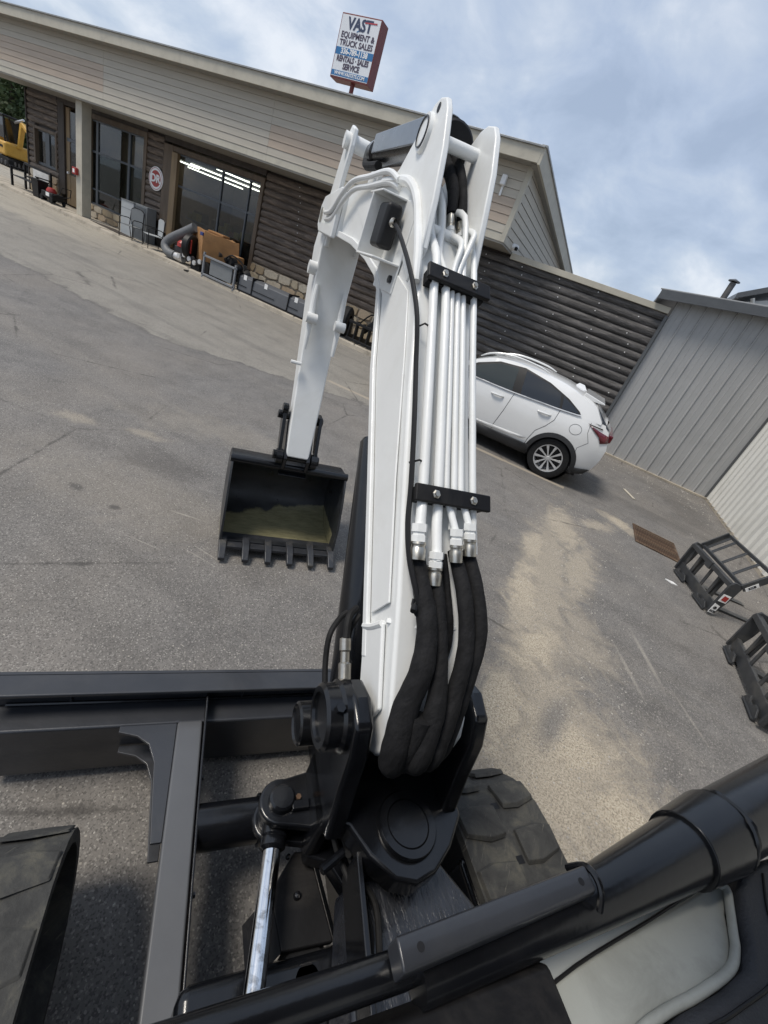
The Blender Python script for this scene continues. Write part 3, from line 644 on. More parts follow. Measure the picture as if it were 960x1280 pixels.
# ------------------------------------------------------------------ grey metal shed on the right
shed = thing('grey_shed', 'grey ribbed metal shed with a dark trimmed gable beside the log wall', 'building', (3, 13, 0))
def gz(x): return 3.80 + 0.142 * (x - 0.3)
x = 0.75; k = 0
edges = [0.75]
while edges[-1] < 8.0: edges.append(edges[-1] + 0.305)
for a, c in zip(edges[:-1], edges[1:]):
    b = MB(); ya = WY + 0.0
    pr = [(a, ya), (a + 0.012, ya - 0.028), (a + 0.034, ya - 0.028), (a + 0.046, ya), (a + 0.165, ya), (a + 0.17, ya - 0.004), (a + 0.18, ya - 0.004), (a + 0.185, ya), (c, ya)]
    lo = [(p[0], p[1], 0.04) for p in pr]; hi = [(p[0], p[1], gz(p[0]) - 0.05) for p in pr]
    b.loft([lo, hi], closed=False, cap=False); b.build('wall_panel', shed_grey, shed, smooth=False)
MB().box((0.75, WY - 0.10, 0.0), (3.84, WY + 0.02, 0.045)).build('footing', concrete, shed, bevel=0.004)
MB().box((0.78, WY + 0.03, 0), (8.0, WY + 0.1, 3.8)).build('inner_wall', shed_trim, shed, smooth=False)
def slab(y0, y1, dz0, dz1, x0, x1, m, name):
    b = MB(); v = [(x0, y0, gz(x0) + dz0), (x1, y0, gz(x1) + dz0), (x1, y1, gz(x1) + dz0), (x0, y1, gz(x0) + dz0), (x0, y0, gz(x0) + dz1), (x1, y0, gz(x1) + dz1), (x1, y1, gz(x1) + dz1), (x0, y1, gz(x0) + dz1)]
    b.add(v, [(0, 3, 2, 1), (4, 5, 6, 7), (0, 1, 5, 4), (1, 2, 6, 5), (2, 3, 7, 6), (3, 0, 4, 7)]); b.build(name, m, shed, bevel=0.006)
slab(12.68, 12.72, -0.10, 0.10, 0.30, 8.4, shed_trim, 'gable_trim')
slab(12.70, 12.78, 0.10, 0.125, 0.27, 8.4, shed_grey, 'roof_edge')
slab(12.73, 20.0, 0.02, 0.09, 0.32, 8.4, shed_trim, 'roof')
slab(12.73, 20.0, -0.12, 0.015, 0.30, 0.42, shed_trim, 'eave_trim')
t = thing('roof_vent', 'small capped flue pipe on the grey shed roof', 'vent', (1.67, 14.0, 3.9))
MB().lathe([(0.07, 0), (0.07, 0.62)], (1.67, 14.0, 4.02), (-0.0, 0, 1), 14).build('pipe', vent_grey, t)
MB().lathe([(0.0, 0.72), (0.13, 0.67), (0.13, 0.65), (0.07, 0.65)], (1.67, 14.0, 4.02), (0, 0, 1), 14).build('cap', shed_trim, t)
wh = thing('white_shed', 'pale corrugated metal building along the right side of the lot', 'building', (3.9, 8, 0))
y = 12.98
while y > -4.0:
    b = MB(); pr = []
    for q in range(3):
        y0 = y - q * 0.3
        pr += [(3.86, y0), (3.86, y0 - 0.10), (3.815, y0 - 0.14), (3.815, y0 - 0.21), (3.86, y0 - 0.25)]
    pr.append((3.86, y - 0.9))
    if not (9.7 >= y - 0.45 >= 9.1):
        b.loft([[(p[0], p[1], 0.06) for p in pr], [(p[0], p[1], 4.4) for p in pr]], closed=False, cap=False); b.build('wall_panel', shed_white, wh, smooth=False)
    else:
        MB().box((3.80, y - 0.9, 0.02), (3.87, y, 4.4)).build('door', grey_paint, wh, bevel=0.01)
    y -= 0.9
MB().box((3.80, WY - 0.035, 0.02), (3.88, WY + 0.01, 4.4)).build('corner_trim', shed_trim, wh)
MB().box((3.83, -4, 0.0), (4.0, 12.98, 0.058)).build('footing', concrete, wh, smooth=False)
MB().box((3.9, -4, 0.06), (9.9, 12.6, 4.4)).build('wall', shed_white, wh, smooth=False)
MB().box((3.7, -4.2, 4.4), (10, 12.6, 4.55)).build('roof', shed_trim, wh, bevel=0.01)
fs = thing('far_shed', 'pale metal building whose dark gable roof rises behind the grey shed', 'building', (6, 26, 0))
q = 26 / 15.0
def fp(x, z): return (x * q, 2.1 + (z - 2.1) * q)
a0 = fp(2.04, 4.56); a1 = fp(2.55, 5.10)
mgl = (a1[1] - a0[1]) / (a1[0] - a0[0]) * 0.55
b = MB(); b.prism([(a0[0] + 0.3, 0), (14, 0), (14, a0[1] + (7.0) * mgl), (a0[0] + 0.3, a0[1] - 0.1)], 1, 26, 34); b.build('wall', shed_white, fs, smooth=False)
b = MB(); b.prism([(a0[0] - 0.1, a0[1] - 0.12), (14, a0[1] + 10.4 * mgl - 0.15), (14, a0[1] + 10.4 * mgl + 0.15), (a0[0] - 0.1, a0[1] + 0.12)], 1, 25.6, 34); b.build('roof', shed_trim, fs, smooth=False)
MB().tube([(a0[0] + 0.9, 25.9, 0.2), (a0[0] + 0.9, 25.9, a0[1] - 0.4), (a0[0] + 0.55, 25.7, a0[1] + 0.1)], 0.08, 8).build('downspout', shed_white, fs)
# ------------------------------------------------------------------ trees beyond the shop
def tree(loc, h, rx, m, label, seed, lx=0, n=9000, leaf=0.34):
    rnd = random.Random(seed)
    t = thing('broadleaf_tree', label, 'tree', loc, 'trees beyond the far end of the shop')
    x, y, z = loc
    b = MB(); b.tube([(x, y, 0), (x + 0.1, y, h * 0.25), (x, y + 0.1, h * 0.55), (x, y, h * 0.8)], [0.3, 0.24, 0.15, 0.05], 8, smooth=3)
    for k in range(7):
        a = rnd.uniform(0, 6.28); z0 = h * rnd.uniform(0.2, 0.6)
        b.tube([(x, y, z0), (x + math.cos(a) * rx * 0.4, y + math.sin(a) * rx * 0.4, z0 + h * 0.12), (x + math.cos(a) * rx * 0.8, y + math.sin(a) * rx * 0.8, z0 + h * 0.22)], [0.1, 0.06, 0.02], 6)
    b.build('trunk', bark, t)
    cl = [(Vector((x + rnd.gauss(0, rx * 0.42), y + rnd.gauss(0, rx * 0.42), h * rnd.uniform(0.12, 0.93))), rnd.uniform(0.16, 0.3) * rx) for _ in range(60)]
    b = MB()
    for k in range(n):
        c, r = cl[rnd.randrange(len(cl))]
        d = Vector((rnd.gauss(0, 1), rnd.gauss(0, 1), rnd.gauss(0, 1))).normalized(); p = c + d * r * rnd.uniform(0.3, 1.2)
        u = Vector((rnd.gauss(0, 1), rnd.gauss(0, 1), rnd.gauss(0, 0.6))).normalized(); w_ = u.orthogonal().normalized(); s = leaf * rnd.uniform(0.6, 1.3)
        b.add([p - u * s * 0.5, p + w_ * s * 0.35, p + u * s * 0.5, p - w_ * s * 0.35], [(0, 1, 2, 3)])
    b.build('crown', m, t, smooth=False)
tree((-51, 26, 0), 7.5, 4.2, leaf_a, 'dark dense tree showing between the shop corner and the left edge', 1)
tree((-58, 33, 0), 9.5, 5.0, leaf_b, 'tallest olive green tree behind the yellow excavator', 2)
tree((-64, 30, 0), 9, 5.0, leaf_a, 'dark green tree at the far left edge', 3)
tree((-50, 34, 0), 8.5, 4.5, leaf_a, 'dark tree half hidden behind the log wall corner', 4)
tree((-72, 38, 0), 11.0, 6.0, leaf_b, 'olive tree farthest back at the left edge', 5)
tree((-44, 30, 0), 7.0, 4.0, leaf_b, 'broad tree hidden behind the shop end', 6, n=1200)
# ------------------------------------------------------------------ white mini excavator we look out from
# machine frame: r to the machine's right, b forward, z up; origin on the ground below the viewer
MANG = math.atan2(0.69377, 0.72020)
MOFF = (0.38, -0.6, 0.0)
mc, ms = math.cos(MANG), math.sin(MANG)
ex = thing('mini_excavator', 'white boomed mini excavator with black running gear filling the foreground', 'excavator',
           (MOFF[0] * mc - MOFF[1] * ms, MOFF[0] * ms + MOFF[1] * mc, 0), rotz=MANG, off=MOFF)
RC = 0.595; RL = 0.48; RR_ = 0.71
# boom ---------------------------------------------------------------
under = [(0.60, 1.042), (0.68, 1.10), (0.74, 1.19), (1.14, 1.54), (1.46, 1.81), (1.60, 1.965), (1.67, 2.04), (1.76, 2.08), (1.97, 2.12), (2.31, 2.16), (2.86, 2.19), (3.2, 2.19)]
top = [(3.24, 2.36), (2.64, 2.40), (2.15, 2.405), (1.80, 2.40), (1.55, 2.32), (1.32, 2.12), (1.12, 1.87), (0.93, 1.66), (0.73, 1.45), (0.57, 1.26), (0.523, 1.21), (0.502, 1.165), (0.502, 1.12), (0.52, 1.08), (0.555, 1.05)]
boom_outline = under + top
boom = MB().prism(under + top, 0, RL + 0.004, RR_ - 0.004).build('boom', white_paint, ex, bevel=0.012, seg=3, smooth=True, ang=28)
def offset_strip(pts, w, inward=1):
    out = []
    for i, p in enumerate(pts):
        a = Vector(pts[max(i - 1, 0)]); c = Vector(pts[min(i + 1, len(pts) - 1)]); d = (c - a).normalized(); n = Vector((-d.y, d.x)) * inward
        out.append((p[0] + n.x * w, p[1] + n.y * w))
    return out
# flange strips standing proud along the lower edge, both sides
lowedge = under[2:]
for r0, r1 in ((RL - 0.012, RL + 0.003), (RR_ - 0.003, RR_ + 0.012)):
    ins = offset_strip(lowedge, 0.03)
    MB().prism(lowedge + ins[::-1], 0, r0, r1).build('edge_flange', white_paint, boom, bevel=0.005, ang=30)
# side doubler plates
dp = [(0.80, 1.30), (1.14, 1.60), (1.45, 1.87), (1.58, 2.02), (1.50, 2.11), (1.36, 2.08), (1.22, 1.93), (0.98, 1.65), (0.74, 1.40)]
for r0, r1 in ((RL - 0.003, RL + 0.003), (RR_ - 0.003, RR_ + 0.003)):
    MB().prism(dp, 0, r0, r1).build('side_plate', white_paint, boom, bevel=0.002, ang=30)
# foot doubler with weld bead and bolted rib
MB().prism([(0.60, 1.06), (0.70, 1.14), (0.80, 1.25), (0.72, 1.35), (0.57, 1.20)], 0, RL - 0.010, RL + 0.003).build('foot_plate', white_paint, boom, bevel=0.006)
MB().tube([(RL - 0.006, 0.80, 1.25), (RL - 0.006, 0.76, 1.29), (RL - 0.006, 0.72, 1.345)], 0.010, 8, smooth=3).build('weld_bead', white_paint, boom)
MB().tube([(RL, 0.715, 1.36), (RL + 0.08, 0.67, 1.385), (RR_ - 0.08, 0.67, 1.385), (RR_, 0.70, 1.37)], 0.008, 6, smooth=3).build('weld_bead', white_paint, boom)
# stick ear plates at the bend
ear = [(1.40, 2.10), (1.36, 2.20), (1.40, 2.32), (1.46, 2.45), (1.525, 2.545), (1.56, 2.574), (1.61, 2.582), (1.655, 2.572), (1.695, 2.545), (1.76, 2.495), (1.85, 2.425), (1.95, 2.395), (1.9, 2.33), (1.6, 2.2)]
for r0, r1, e in ((RL - 0.004, RL + 0.022, 0), (RR_ - 0.022, RR_ + 0.004, 0.0)):
    MB().prism([(p[0] + e, p[1] + e * 1.0) for p in ear], 0, r0, r1).build('ear_plate', white_paint, boom, bevel=0.006, seg=2)
    rs = r0 if r0 < 0.6 else r1; d = -1 if r0 < 0.6 else 1
    MB().lathe([(0, 0.014), (0.05, 0.014), (0.054, 0.0)], (rs, 1.655 + e, 2.50 + e), (d, 0, 0), 24).build('pin_cap', white_paint, boom)
    MB().lathe([(0.038, 0.019), (0.042, 0.019), (0.042, 0.013), (0.038, 0.013)], (rs, 1.655 + e, 2.50 + e), (d, 0, 0), 24).build('snap_ring', bolt_dark, boom)
    MB().lathe([(0, 0.001), (0.013, 0.001)], (rs + d * 0.0005, 1.60 + e, 2.555 + e), (d, 0, 0), 16).build('eye_hole', trim_dark, boom)
MB().tube([(RL, 1.604, 2.487), (RR_, 1.624, 2.505)], 0.020, 16).build('cross_tube', white_paint, boom)
MB().tube([(RL, 1.47, 2.26), (RR_, 1.47, 2.26)], 0.016, 12).build('cross_tube', white_paint, boom)
# curved reinforcing rib round the bend
MB().tube([(RL - 0.01, 2.0, 2.392), (RL - 0.01, 1.82, 2.385), (RL - 0.012, 1.66, 2.372), (RL - 0.012, 1.53, 2.325), (RL - 0.012, 1.43, 2.25), (RL - 0.01, 1.36, 2.18), (RL - 0.008, 1.31, 2.11)], 0.016, 10, smooth=4).build('rib', white_paint, boom)
# boom nose fork
for r0, r1 in ((0.435, 0.462), (0.728, 0.755)):
    MB().prism([(2.70, 2.165), (3.22, 2.185), (3.30, 2.22), (3.30, 2.33), (3.22, 2.375), (2.70, 2.40)], 0, r0, r1).build('nose_plate', white_paint, boom, bevel=0.008)
MB().tube([(0.43, 3.2, 2.275), (0.76, 3.2, 2.275)], 0.042, 18).build('stick_pin', steel, boom)
MB().box((0.462, 2.70, 2.18), (0.49, 2.86, 2.385)).build('nose_web', white_paint, boom, bevel=0.005)
MB().box((0.70, 2.70, 2.18), (0.728, 2.86, 2.385)).build('nose_web', white_paint, boom, bevel=0.005)
# hydraulic pipes on the back face
S0 = Vector((0.0, 0.57, 1.26)); DS = Vector((0, 0.657, 0.754)); DN = Vector((0, -0.754, 0.657))
def bp(r, s, h): return S0 + Vector((r, 0, 0)) + DS * s + DN * h
def pipe(pts, rr, name='pipe'): return MB().tube(pts, rr * 1.14, 12, smooth=4).build(name, white_paint, boom)
pipe([bp(.512, .40, .045), bp(.517, .46, .04), bp(.524, .52, .03), bp(.526, .80, .03), bp(.526, 1.10, .03), bp(.528, 1.20, .035), (0.53, 1.45, 2.25), (0.535, 1.53, 2.34), (.54, 1.60, 2.40), (.54, 1.70, 2.44)], 0.0125)
pipe([bp(.566, .33, .045), bp(.568, .42, .035), bp(.572, .5, .03), bp(.573, .80, .03), bp(.572, 1.12, .03), (.572, 1.41, 2.20), (.58, 1.49, 2.29), (.585, 1.58, 2.36), (.588, 1.70, 2.41)], 0.0125)
pipe([bp(.622, .40, .05), bp(.606, .48, .035), bp(.599, .53, .026), bp(.600, .8, .026), bp(.600, 1.12, .026), bp(.604, 1.19, .03), bp(.622, 1.27, .045), (.625, 1.49, 2.27), (.625, 1.52, 2.31)], 0.009)
pipe([bp(.626, .52, .026), bp(.624, .8, .026), bp(.624, 1.14, .026), bp(.628, 1.20, .03), bp(.655, 1.27, .05), bp(.666, 1.31, .055), (.667, 1.49, 2.29)], 0.009)
pipe([bp(.665, .42, .05), bp(.652, .48, .04), bp(.647, .54, .026), bp(.647, .9, .026), bp(.646, 1.2, .026), bp(.646, 1.38, .03), (.64, 1.60, 2.33)], 0.009)
pipe([bp(.690, .36, .03), bp(.689, .52, .026), bp(.688, .9, .026), bp(.688, 1.3, .026), (.688, 1.55, 2.30)], 0.0095)
pipe([bp(.623, .42, .022), bp(.626, .52, .026)], 0.009)
# clamps across the pipes
for s_, r0, r1 in ((0.50, 0.488, 0.728), (1.135, 0.486, 0.736)):
    c = MB(); a = bp(r0, s_, 0.052); e = bp(r1, s_, 0.052); c.bar(a, e, 0.046, 0.016, DN)
    cl = c.build('pipe_clamp', satin_black, boom, bevel=0.004)
    a = bp(r0 + 0.01, s_, 0.022); e = bp(r1 - 0.01, s_, 0.022)
    MB().bar(a, e, 0.040, 0.030, DN).build('clamp_block', rubber, cl, bevel=0.003)
    for rq in (0.548, 0.668):
        MB().lathe([(0.0, 0.009), (0.0075, 0.009), (0.008, 0.005), (0.012, 0.003), (0.012, 0.0)], bp(rq, s_, 0.060), DN, 6).build('bolt', steel, cl, smooth=False)
def fitting(p, d, rr, L=0.05, collar=True):
    p = Vector(p); d = Vector(d).normalized()
    f = MB().lathe([(0, 0), (rr * 1.25, 0), (rr * 1.25, L * .45), (rr * 1.0, L * .48), (rr * 1.0, L * .62), (rr * 1.2, L * .64), (rr * 1.2, L), (0, L)], p, d, 6).build('fitting_nut', white_paint, boom, smooth=False)
    if collar: MB().lathe([(0, 0), (rr * 1.15, 0), (rr * 1.2, 0.006), (rr * 1.05, 0.01), (rr * 1.05, 0.014), (rr * 1.2, 0.018), (rr * 1.2, 0.045), (0, 0.045)], p + d * L, d, 20).build('hose_ferrule', steel, boom)
fitting(bp(.512, .42, .045), (-0.0, -.55, -.72), .017, 0.045)
fitting(bp(.566, .355, .045), (0.02, -.5, -.76), .016, 0.04)
fitting(bp(.622, .42, .05), (.06, -.5, -.76), .015, 0.042)
fitting(bp(.665, .44, .05), (.06, -.5, -.76), .015, 0.042)
fitting((.625, 1.47, 2.255), (0.0, .65, .68), .014, 0.04)
fitting((.667, 1.455, 2.25), (0, .65, .68), .014, 0.04)
# fabric sleeved hoses dropping into the swing post
hm = sleeve
def hose(pts, rr, name='hose_sleeve', m=None, n=14, sm=6): return MB().tube(pts, rr, n, smooth=sm, jit=0.03).build(name, m or hm, boom)
hose([(0.521, 0.80, 1.535), (0.530, 0.72, 1.487), (0.537, 0.635, 1.432), (0.528, 0.568, 1.36), (0.506, 0.528, 1.275), (0.495, 0.485, 1.20), (0.51, 0.48, 1.12), (0.56, 0.56, 1.05)], [.022, .024, .026, .029, .032, .034, .034, .034])
hose([(0.574, 0.768, 1.515), (0.580, 0.69, 1.46), (0.580, 0.60, 1.385), (0.574, 0.52, 1.30), (0.56, 0.475, 1.225), (0.555, 0.462, 1.15), (.58, .54, 1.06)], [.017, .018, .019, .025, .029, .030, .030])
hose([(0.637, 0.80, 1.545), (0.649, 0.69, 1.48), (0.650, 0.60, 1.395), (0.632, 0.535, 1.30), (0.608, 0.485, 1.22), (0.590, 0.465, 1.15), (0.59, 0.54, 1.06)], [.018, .021, .021, .023, .026, .028, .028])
hose([(0.678, 0.80, 1.55), (0.692, 0.705, 1.487), (0.694, 0.62, 1.41), (0.672, 0.56, 1.31), (0.648, 0.512, 1.225), (0.622, 0.482, 1.15), (0.61, 0.54, 1.06)], [.018, .020, .020, .022, .025, .028, .028])
hose([(0.612, 0.80, 1.53), (0.622, 0.72, 1.455), (0.632, 0.66, 1.38), (0.62, .62, 1.3), (.60, .60, 1.2)], [.008, .011, .014, .018, .02])
hose([(.540, .50, 1.27), (.530, .475, 1.19), (.535, .48, 1.12), (.56, .56, 1.04)], .026)
MB().tube([(0.534 + 0.033 * math.cos(a), 0.675 + 0.026 * math.sin(a), 1.458 + 0.020 * math.sin(a)) for a in [PI * (0.85 + 0.13 * k) for k in range(11)]], 0.0045, 6).build('cable_tie', trim_dark, boom)
MB().tube([(0.500, 0.665, 1.465), (0.492, .65, 1.462)], 0.008, 8).build('cable_tie', trim_dark, boom)
hose([(.625, 1.53, 2.325), (.622, 1.57, 2.385), (.61, 1.64, 2.44), (.60, 1.72, 2.49)], [.019, .022, .022, .02])
hose([(.667, 1.51, 2.31), (.662, 1.56, 2.38), (.645, 1.61, 2.44), (.62, 1.69, 2.50)], [.017, .019, .02, .02])
hose([(.60, 1.66, 2.36), (.59, 1.70, 2.42), (.59, 1.8, 2.50), (.60, 2.0, 2.52)], [.022, .024, .024, .02])
# thin cable from the lamp down the left edge
MB().tube([(0.415, 1.54, 2.24), (0.425, 1.50, 2.225), (0.435, 1.43, 2.19), (0.442, 1.35, 2.15), (0.452, 1.27, 2.10), (0.466, 1.19, 2.03), (0.482, 1.115, 1.92), (0.484, 1.0, 1.80), (0.486, .89, 1.675), (0.482, .82, 1.60), (0.490, 0.755, 1.535), (0.510, .69, 1.478), (0.53, .64, 1.42)], 0.0075, 8, smooth=5).build('cable', trim_dark, boom)
MB().tube([bp(.484, .98, .012), bp(.5, .985, .03), bp(.53, .98, .028)], 0.003, 6).build('cable_tie', trim_dark, boom)
MB().tube([bp(.486, .585, .012), bp(.505, .59, .035), bp(.535, .585, .03)], 0.003, 6).build('cable_tie', trim_dark, boom)
# work lamp bracket on the left side of the bend
br = MB(); br.box((0.36, 1.62, 2.315), (0.478, 1.78, 2.322)); br.box((0.36, 1.50, 2.13), (0.478, 1.73, 2.137)); br.box((0.36, 1.73, 2.13), (0.478, 1.737, 2.322)); br.box((.471, 1.50, 2.05), (.478, 1.74, 2.32))
bk = br.build('lamp_bracket', white_paint, boom, bevel=0.003)
MB().box((0.385, 1.575, 2.165), (0.452, 1.685, 2.295)).build('lamp_housing', trim_dark, bk, bevel=0.014, seg=3)
MB().lathe([(0.012, 0), (0.014, 0.01), (0.008, 0.02), (0.008, 0.035)], (0.415, 1.56, 2.24), (0, -1, 0.1), 12).build('cable_gland', steel, bk)
for q in ((0.40, 2.10), (0.44, 2.10)):
    pass
MB().lathe([(0, .012), (.012, .012), (.013, 0)], (.471, 1.54, 2.09), (-1, 0, 0), 6).build('bolt', bolt_dark, bk, smooth=False)
# side pipes running forward to the stick
for dz, dr in ((0, 0), (0.03, 0.012)):
    MB().tube([(0.468 - dr, 1.75, 2.36 + dz * .6), (0.466 - dr, 1.92, 2.385 + dz), (0.462 - dr, 2.2, 2.385 + dz), (0.452 - dr, 2.45, 2.38 + dz), (0.442 - dr, 2.62, 2.33 + dz), (0.436 - dr, 2.78, 2.26 + dz), (.436 - dr, 3.0, 2.25 + dz)], 0.011, 10, smooth=4).build('pipe', white_paint, boom)
# the boom box narrows towards the bend
done = set()
for o in [boom] + list(boom.children_recursive):
    if o.name.split('.')[0] in ('nose_plate', 'nose_web', 'stick_pin') or o.data in done: continue
    done.add(o.data)
    for v in o.data.vertices:
        x, y, z = v.co
        f = 0.17 * min(1.0, max(0.0, (z - 1.55) / 0.75)) * min(1.0, max(0.0, (2.5 - y) / 0.5))
        k = (RC - 0.115 * (1 - f)) / 0.48
        v.co = (RC + (x - RC) * (1 - f), y * k, 2.1 + (z - 2.1) * k)
# stick cylinder ----------------------------------------------------
AX0 = Vector((RC, 1.84, 2.545)); AX1 = Vector((RC, 2.93, 2.61)); ad = (AX1 - AX0).normalized()
cy = MB().lathe([(0, -0.06), (0.068, -0.06), (0.072, -0.05), (0.072, 0.02), (0.055, 0.03), (0.055, 0.90), (0.064, 0.91), (0.064, 0.97), (0.03, 0.975)], AX0, ad, 28).build('stick_cylinder', black_paint, ex)
MB().lathe([(0.03, 0.96), (0.03, 1.16)], AX0, ad, 18).build('piston_rod', chrome, cy)
MB().tube([(RC - .03, 2.98, 2.605), (RC + .03, 2.98, 2.605)], 0.05, 16).build('rod_eye', black_paint, cy)
g_ = MB(); P0 = AX0 + ad * 0.10; P1 = AX0 + ad * 0.86
g_.bar(P0 + Vector((-0.005, 0, .052)), P1 + Vector((-0.005, 0, .052)), 0.095, 0.010); g_.bar(P0 + Vector((-0.056, 0, .02)), P1 + Vector((-0.056, 0, .02)), 0.008, 0.08)
g_.build('cylinder_guard', mat('guard_grey', (0.10, 0.115, 0.135), 0.3, var=0.1, coat=0.3), cy, bevel=0.004)
MB().lathe([(0.074, 0.0), (0.079, 0.01), (0.079, 0.035), (0.072, 0.042), (0, 0.042)], AX0 + Vector((0.02, -0.03, -0.015)), -ad, 28).build('cylinder_cap', satin_black, cy)
MB().tube([(RC - .04, 2.55, 2.52), (RC - .05, 2.75, 2.53), (RC - .04, 2.86, 2.56)], 0.02, 10, smooth=3).build('hose', rubber, cy)
# stick --------------------------------------------------------------
def sec(r0, r1, b0, b1, z): return [(r0, b0, z), (r1, b0, z), (r1, b1, z), (r0, b1, z)]
st = MB(); rings = [sec(RC - .085, RC + .085, 2.845, 2.97, 0.775), sec(RC - .098, RC + .098, 2.99, 3.15, 1.2), sec(RC - .104, RC + .104, 3.085, 3.28, 1.45), sec(RC - .118, RC + .118, 3.145, 3.42, 1.80), sec(RC - .125, RC + .125, 3.17, 3.50, 2.10), sec(RC - .112, RC + .112, 3.14, 3.48, 2.30)]
st.loft(rings); stick = st.build('stick', white_paint, ex, bevel=0.012, seg=3, fix=True)
for r0, r1 in ((RC - .112, RC - .085), (RC + .085, RC + .112)):
    MB().prism([(3.12, 2.12), (3.45, 2.12), (3.42, 2.35), (3.22, 2.70), (3.14, 2.735), (3.05, 2.71), (3.03, 2.63), (3.10, 2.45)], 0, r0, r1).build('ear_plate', white_paint, stick, bevel=0.008)
MB().prism([(3.14, 2.30), (3.42, 2.30), (3.36, 2.42), (3.18, 2.42)], 0, RC - .085, RC + .085).build('web_plate', grey_paint, stick, bevel=0.01)
MB().tube([(RC - .14, 3.12, 2.655), (RC + .14, 3.12, 2.655)], 0.042, 16).build('rod_pin', white_paint, stick)
for rr_ in (RC - .098, RC + .098):      # welded lugs on the near face
    lg = MB(); lg.tube([(rr_, 3.135, 1.90), (rr_, 3.115, 1.78), (rr_, 3.08, 1.66), (rr_, 3.05, 1.50)], [.013, .020, .020, .011], 10, smooth=4); lg.build('lug', white_paint, stick)
    MB().tube([(rr_ - .035, 3.06, 1.70), (rr_ + .035, 3.06, 1.70)], 0.033, 16).build('lug_boss', white_paint, stick)
MB().tube([(RC - .17, 3.20, 1.98), (RC - .11, 3.20, 1.98)], 0.04, 16).build('side_boss', white_paint, stick)
MB().tube([(RC - .17, 3.03, 1.40), (RC - .10, 3.03, 1.40)], 0.012, 8).build('hose_hook', white_paint, stick)
bc = MB().tube([(RC, 3.50, 2.0), (RC, 3.42, 1.4)], 0.05, 14); bcy = bc.build('bucket_cylinder', black_paint, ex)
MB().tube([(RC, 3.42, 1.4), (RC, 3.28, 1.02)], 0.025, 12).build('piston_rod', chrome, bcy)
lk = MB()
for rr_ in (RC - .145, RC + .12):
    lk.prism([(2.86, .80), (2.94, .80), (3.10, 1.00), (3.08, 1.06), (3.00, 1.06)], 0, rr_, rr_ + .025)
lk.tube([(RC - .175, 3.05, 1.01), (RC + .16, 3.05, 1.01)], .030, 14); lk.tube([(RC - .155, 3.02, 1.07), (RC - .115, 3.02, 1.07)], .038, 14)
lk.build('bucket_link', black_paint, ex, bevel=0.004)
tooth_m = mat('worn_edge_paint', (0.035, 0.037, 0.042), 0.35, 0.2, var=0.25, scale=9, bump=0.2, dirt=(0.14, 0.13, 0.11), dirt_amt=0.6)
# bucket ---------------------------------------------------------------
outer = [(2.92, 0.655), (2.98, 0.66), (3.12, 0.64), (3.24, 0.56), (3.31, 0.42), (3.30, 0.26), (3.20, 0.12), (3.04, 0.05), (2.85, 0.045), (2.68, 0.085)]
inner = [(2.68, 0.10), (2.85, 0.065), (3.03, 0.07), (3.18, 0.135), (3.28, 0.265), (3.29, 0.41), (3.225, 0.545), (3.11, 0.62), (2.98, 0.64), (2.925, 0.635)]
BL, BR_ = 0.155, 1.03
shell = MB().prism(outer + inner, 0, BL + .016, BR_ - .016).build('bucket', bucket_m, ex, bevel=0.003, ang=40, fix=True)
side = [(2.925, 0.655), (2.98, 0.66), (3.12, 0.64), (3.24, 0.56), (3.31, 0.42), (3.30, 0.26), (3.20, 0.12), (3.04, 0.05), (2.85, 0.045), (2.66, 0.085), (2.70, 0.30), (2.80, 0.50), (2.885, 0.63)]
for r0, r1 in ((BL, BL + .016), (BR_ - .016, BR_)):
    MB().prism(side, 0, r0, r1).build('side_plate', bucket_m, shell, bevel=0.003, ang=40)
MB().tube([(BL - .006, 2.925, 0.652), (BR_ + .006, 2.925, 0.652)], 0.030, 14).build('torque_tube', black_paint, shell)
MB().prism([(2.89, .590), (2.90, .60), (2.93, .612), (2.92, .62), (2.885, .602)], 0, RC - .10, RC + .11).build('inner_pad', black_paint, shell, bevel=0.004)
MB().prism([(2.62, 0.062), (2.80, 0.05), (2.80, 0.085), (2.62, 0.088)], 0, BL + .002, BR_ - .002).build('cutting_edge', tooth_m, shell, bevel=0.004)
for k in range(6):
    rr_ = BL + 0.028 + (BR_ - BL - 0.056) * k / 5
    tb = MB(); q = [[(rr_ - .028, 2.72, .045), (rr_ + .028, 2.72, .045), (rr_ + .028, 2.72, .11), (rr_ - .028, 2.72, .11)],
                    [(rr_ - .026, 2.63, .035), (rr_ + .026, 2.63, .035), (rr_ + .026, 2.63, .105), (rr_ - .026, 2.63, .105)],
                    [(rr_ - .022, 2.525, .020), (rr_ + .022, 2.525, .020), (rr_ + .022, 2.525, .048), (rr_ - .022, 2.525, .048)]]
    tb.loft(q); tb.build('tooth', tooth_m, shell, bevel=0.006, fix=True)
for rr_ in (RC - .10, RC + .07):
    MB().prism([(2.86, .66), (3.14, .64), (3.10, .95), (3.02, .99), (2.90, .86), (2.83, .76)], 0, rr_, rr_ + .03).build('ear', black_paint, shell, bevel=0.008)
MB().tube([(RC - .17, 2.90, .755), (RC + .17, 2.90, .755)], 0.033, 16).build('pin', black_paint, shell)
for d in (-1, 1): MB().tube([(RC + d * .105, 2.88, .755), (RC + d * .15, 2.88, .755)], 0.055, 18).build('pin_boss', black_paint, shell)
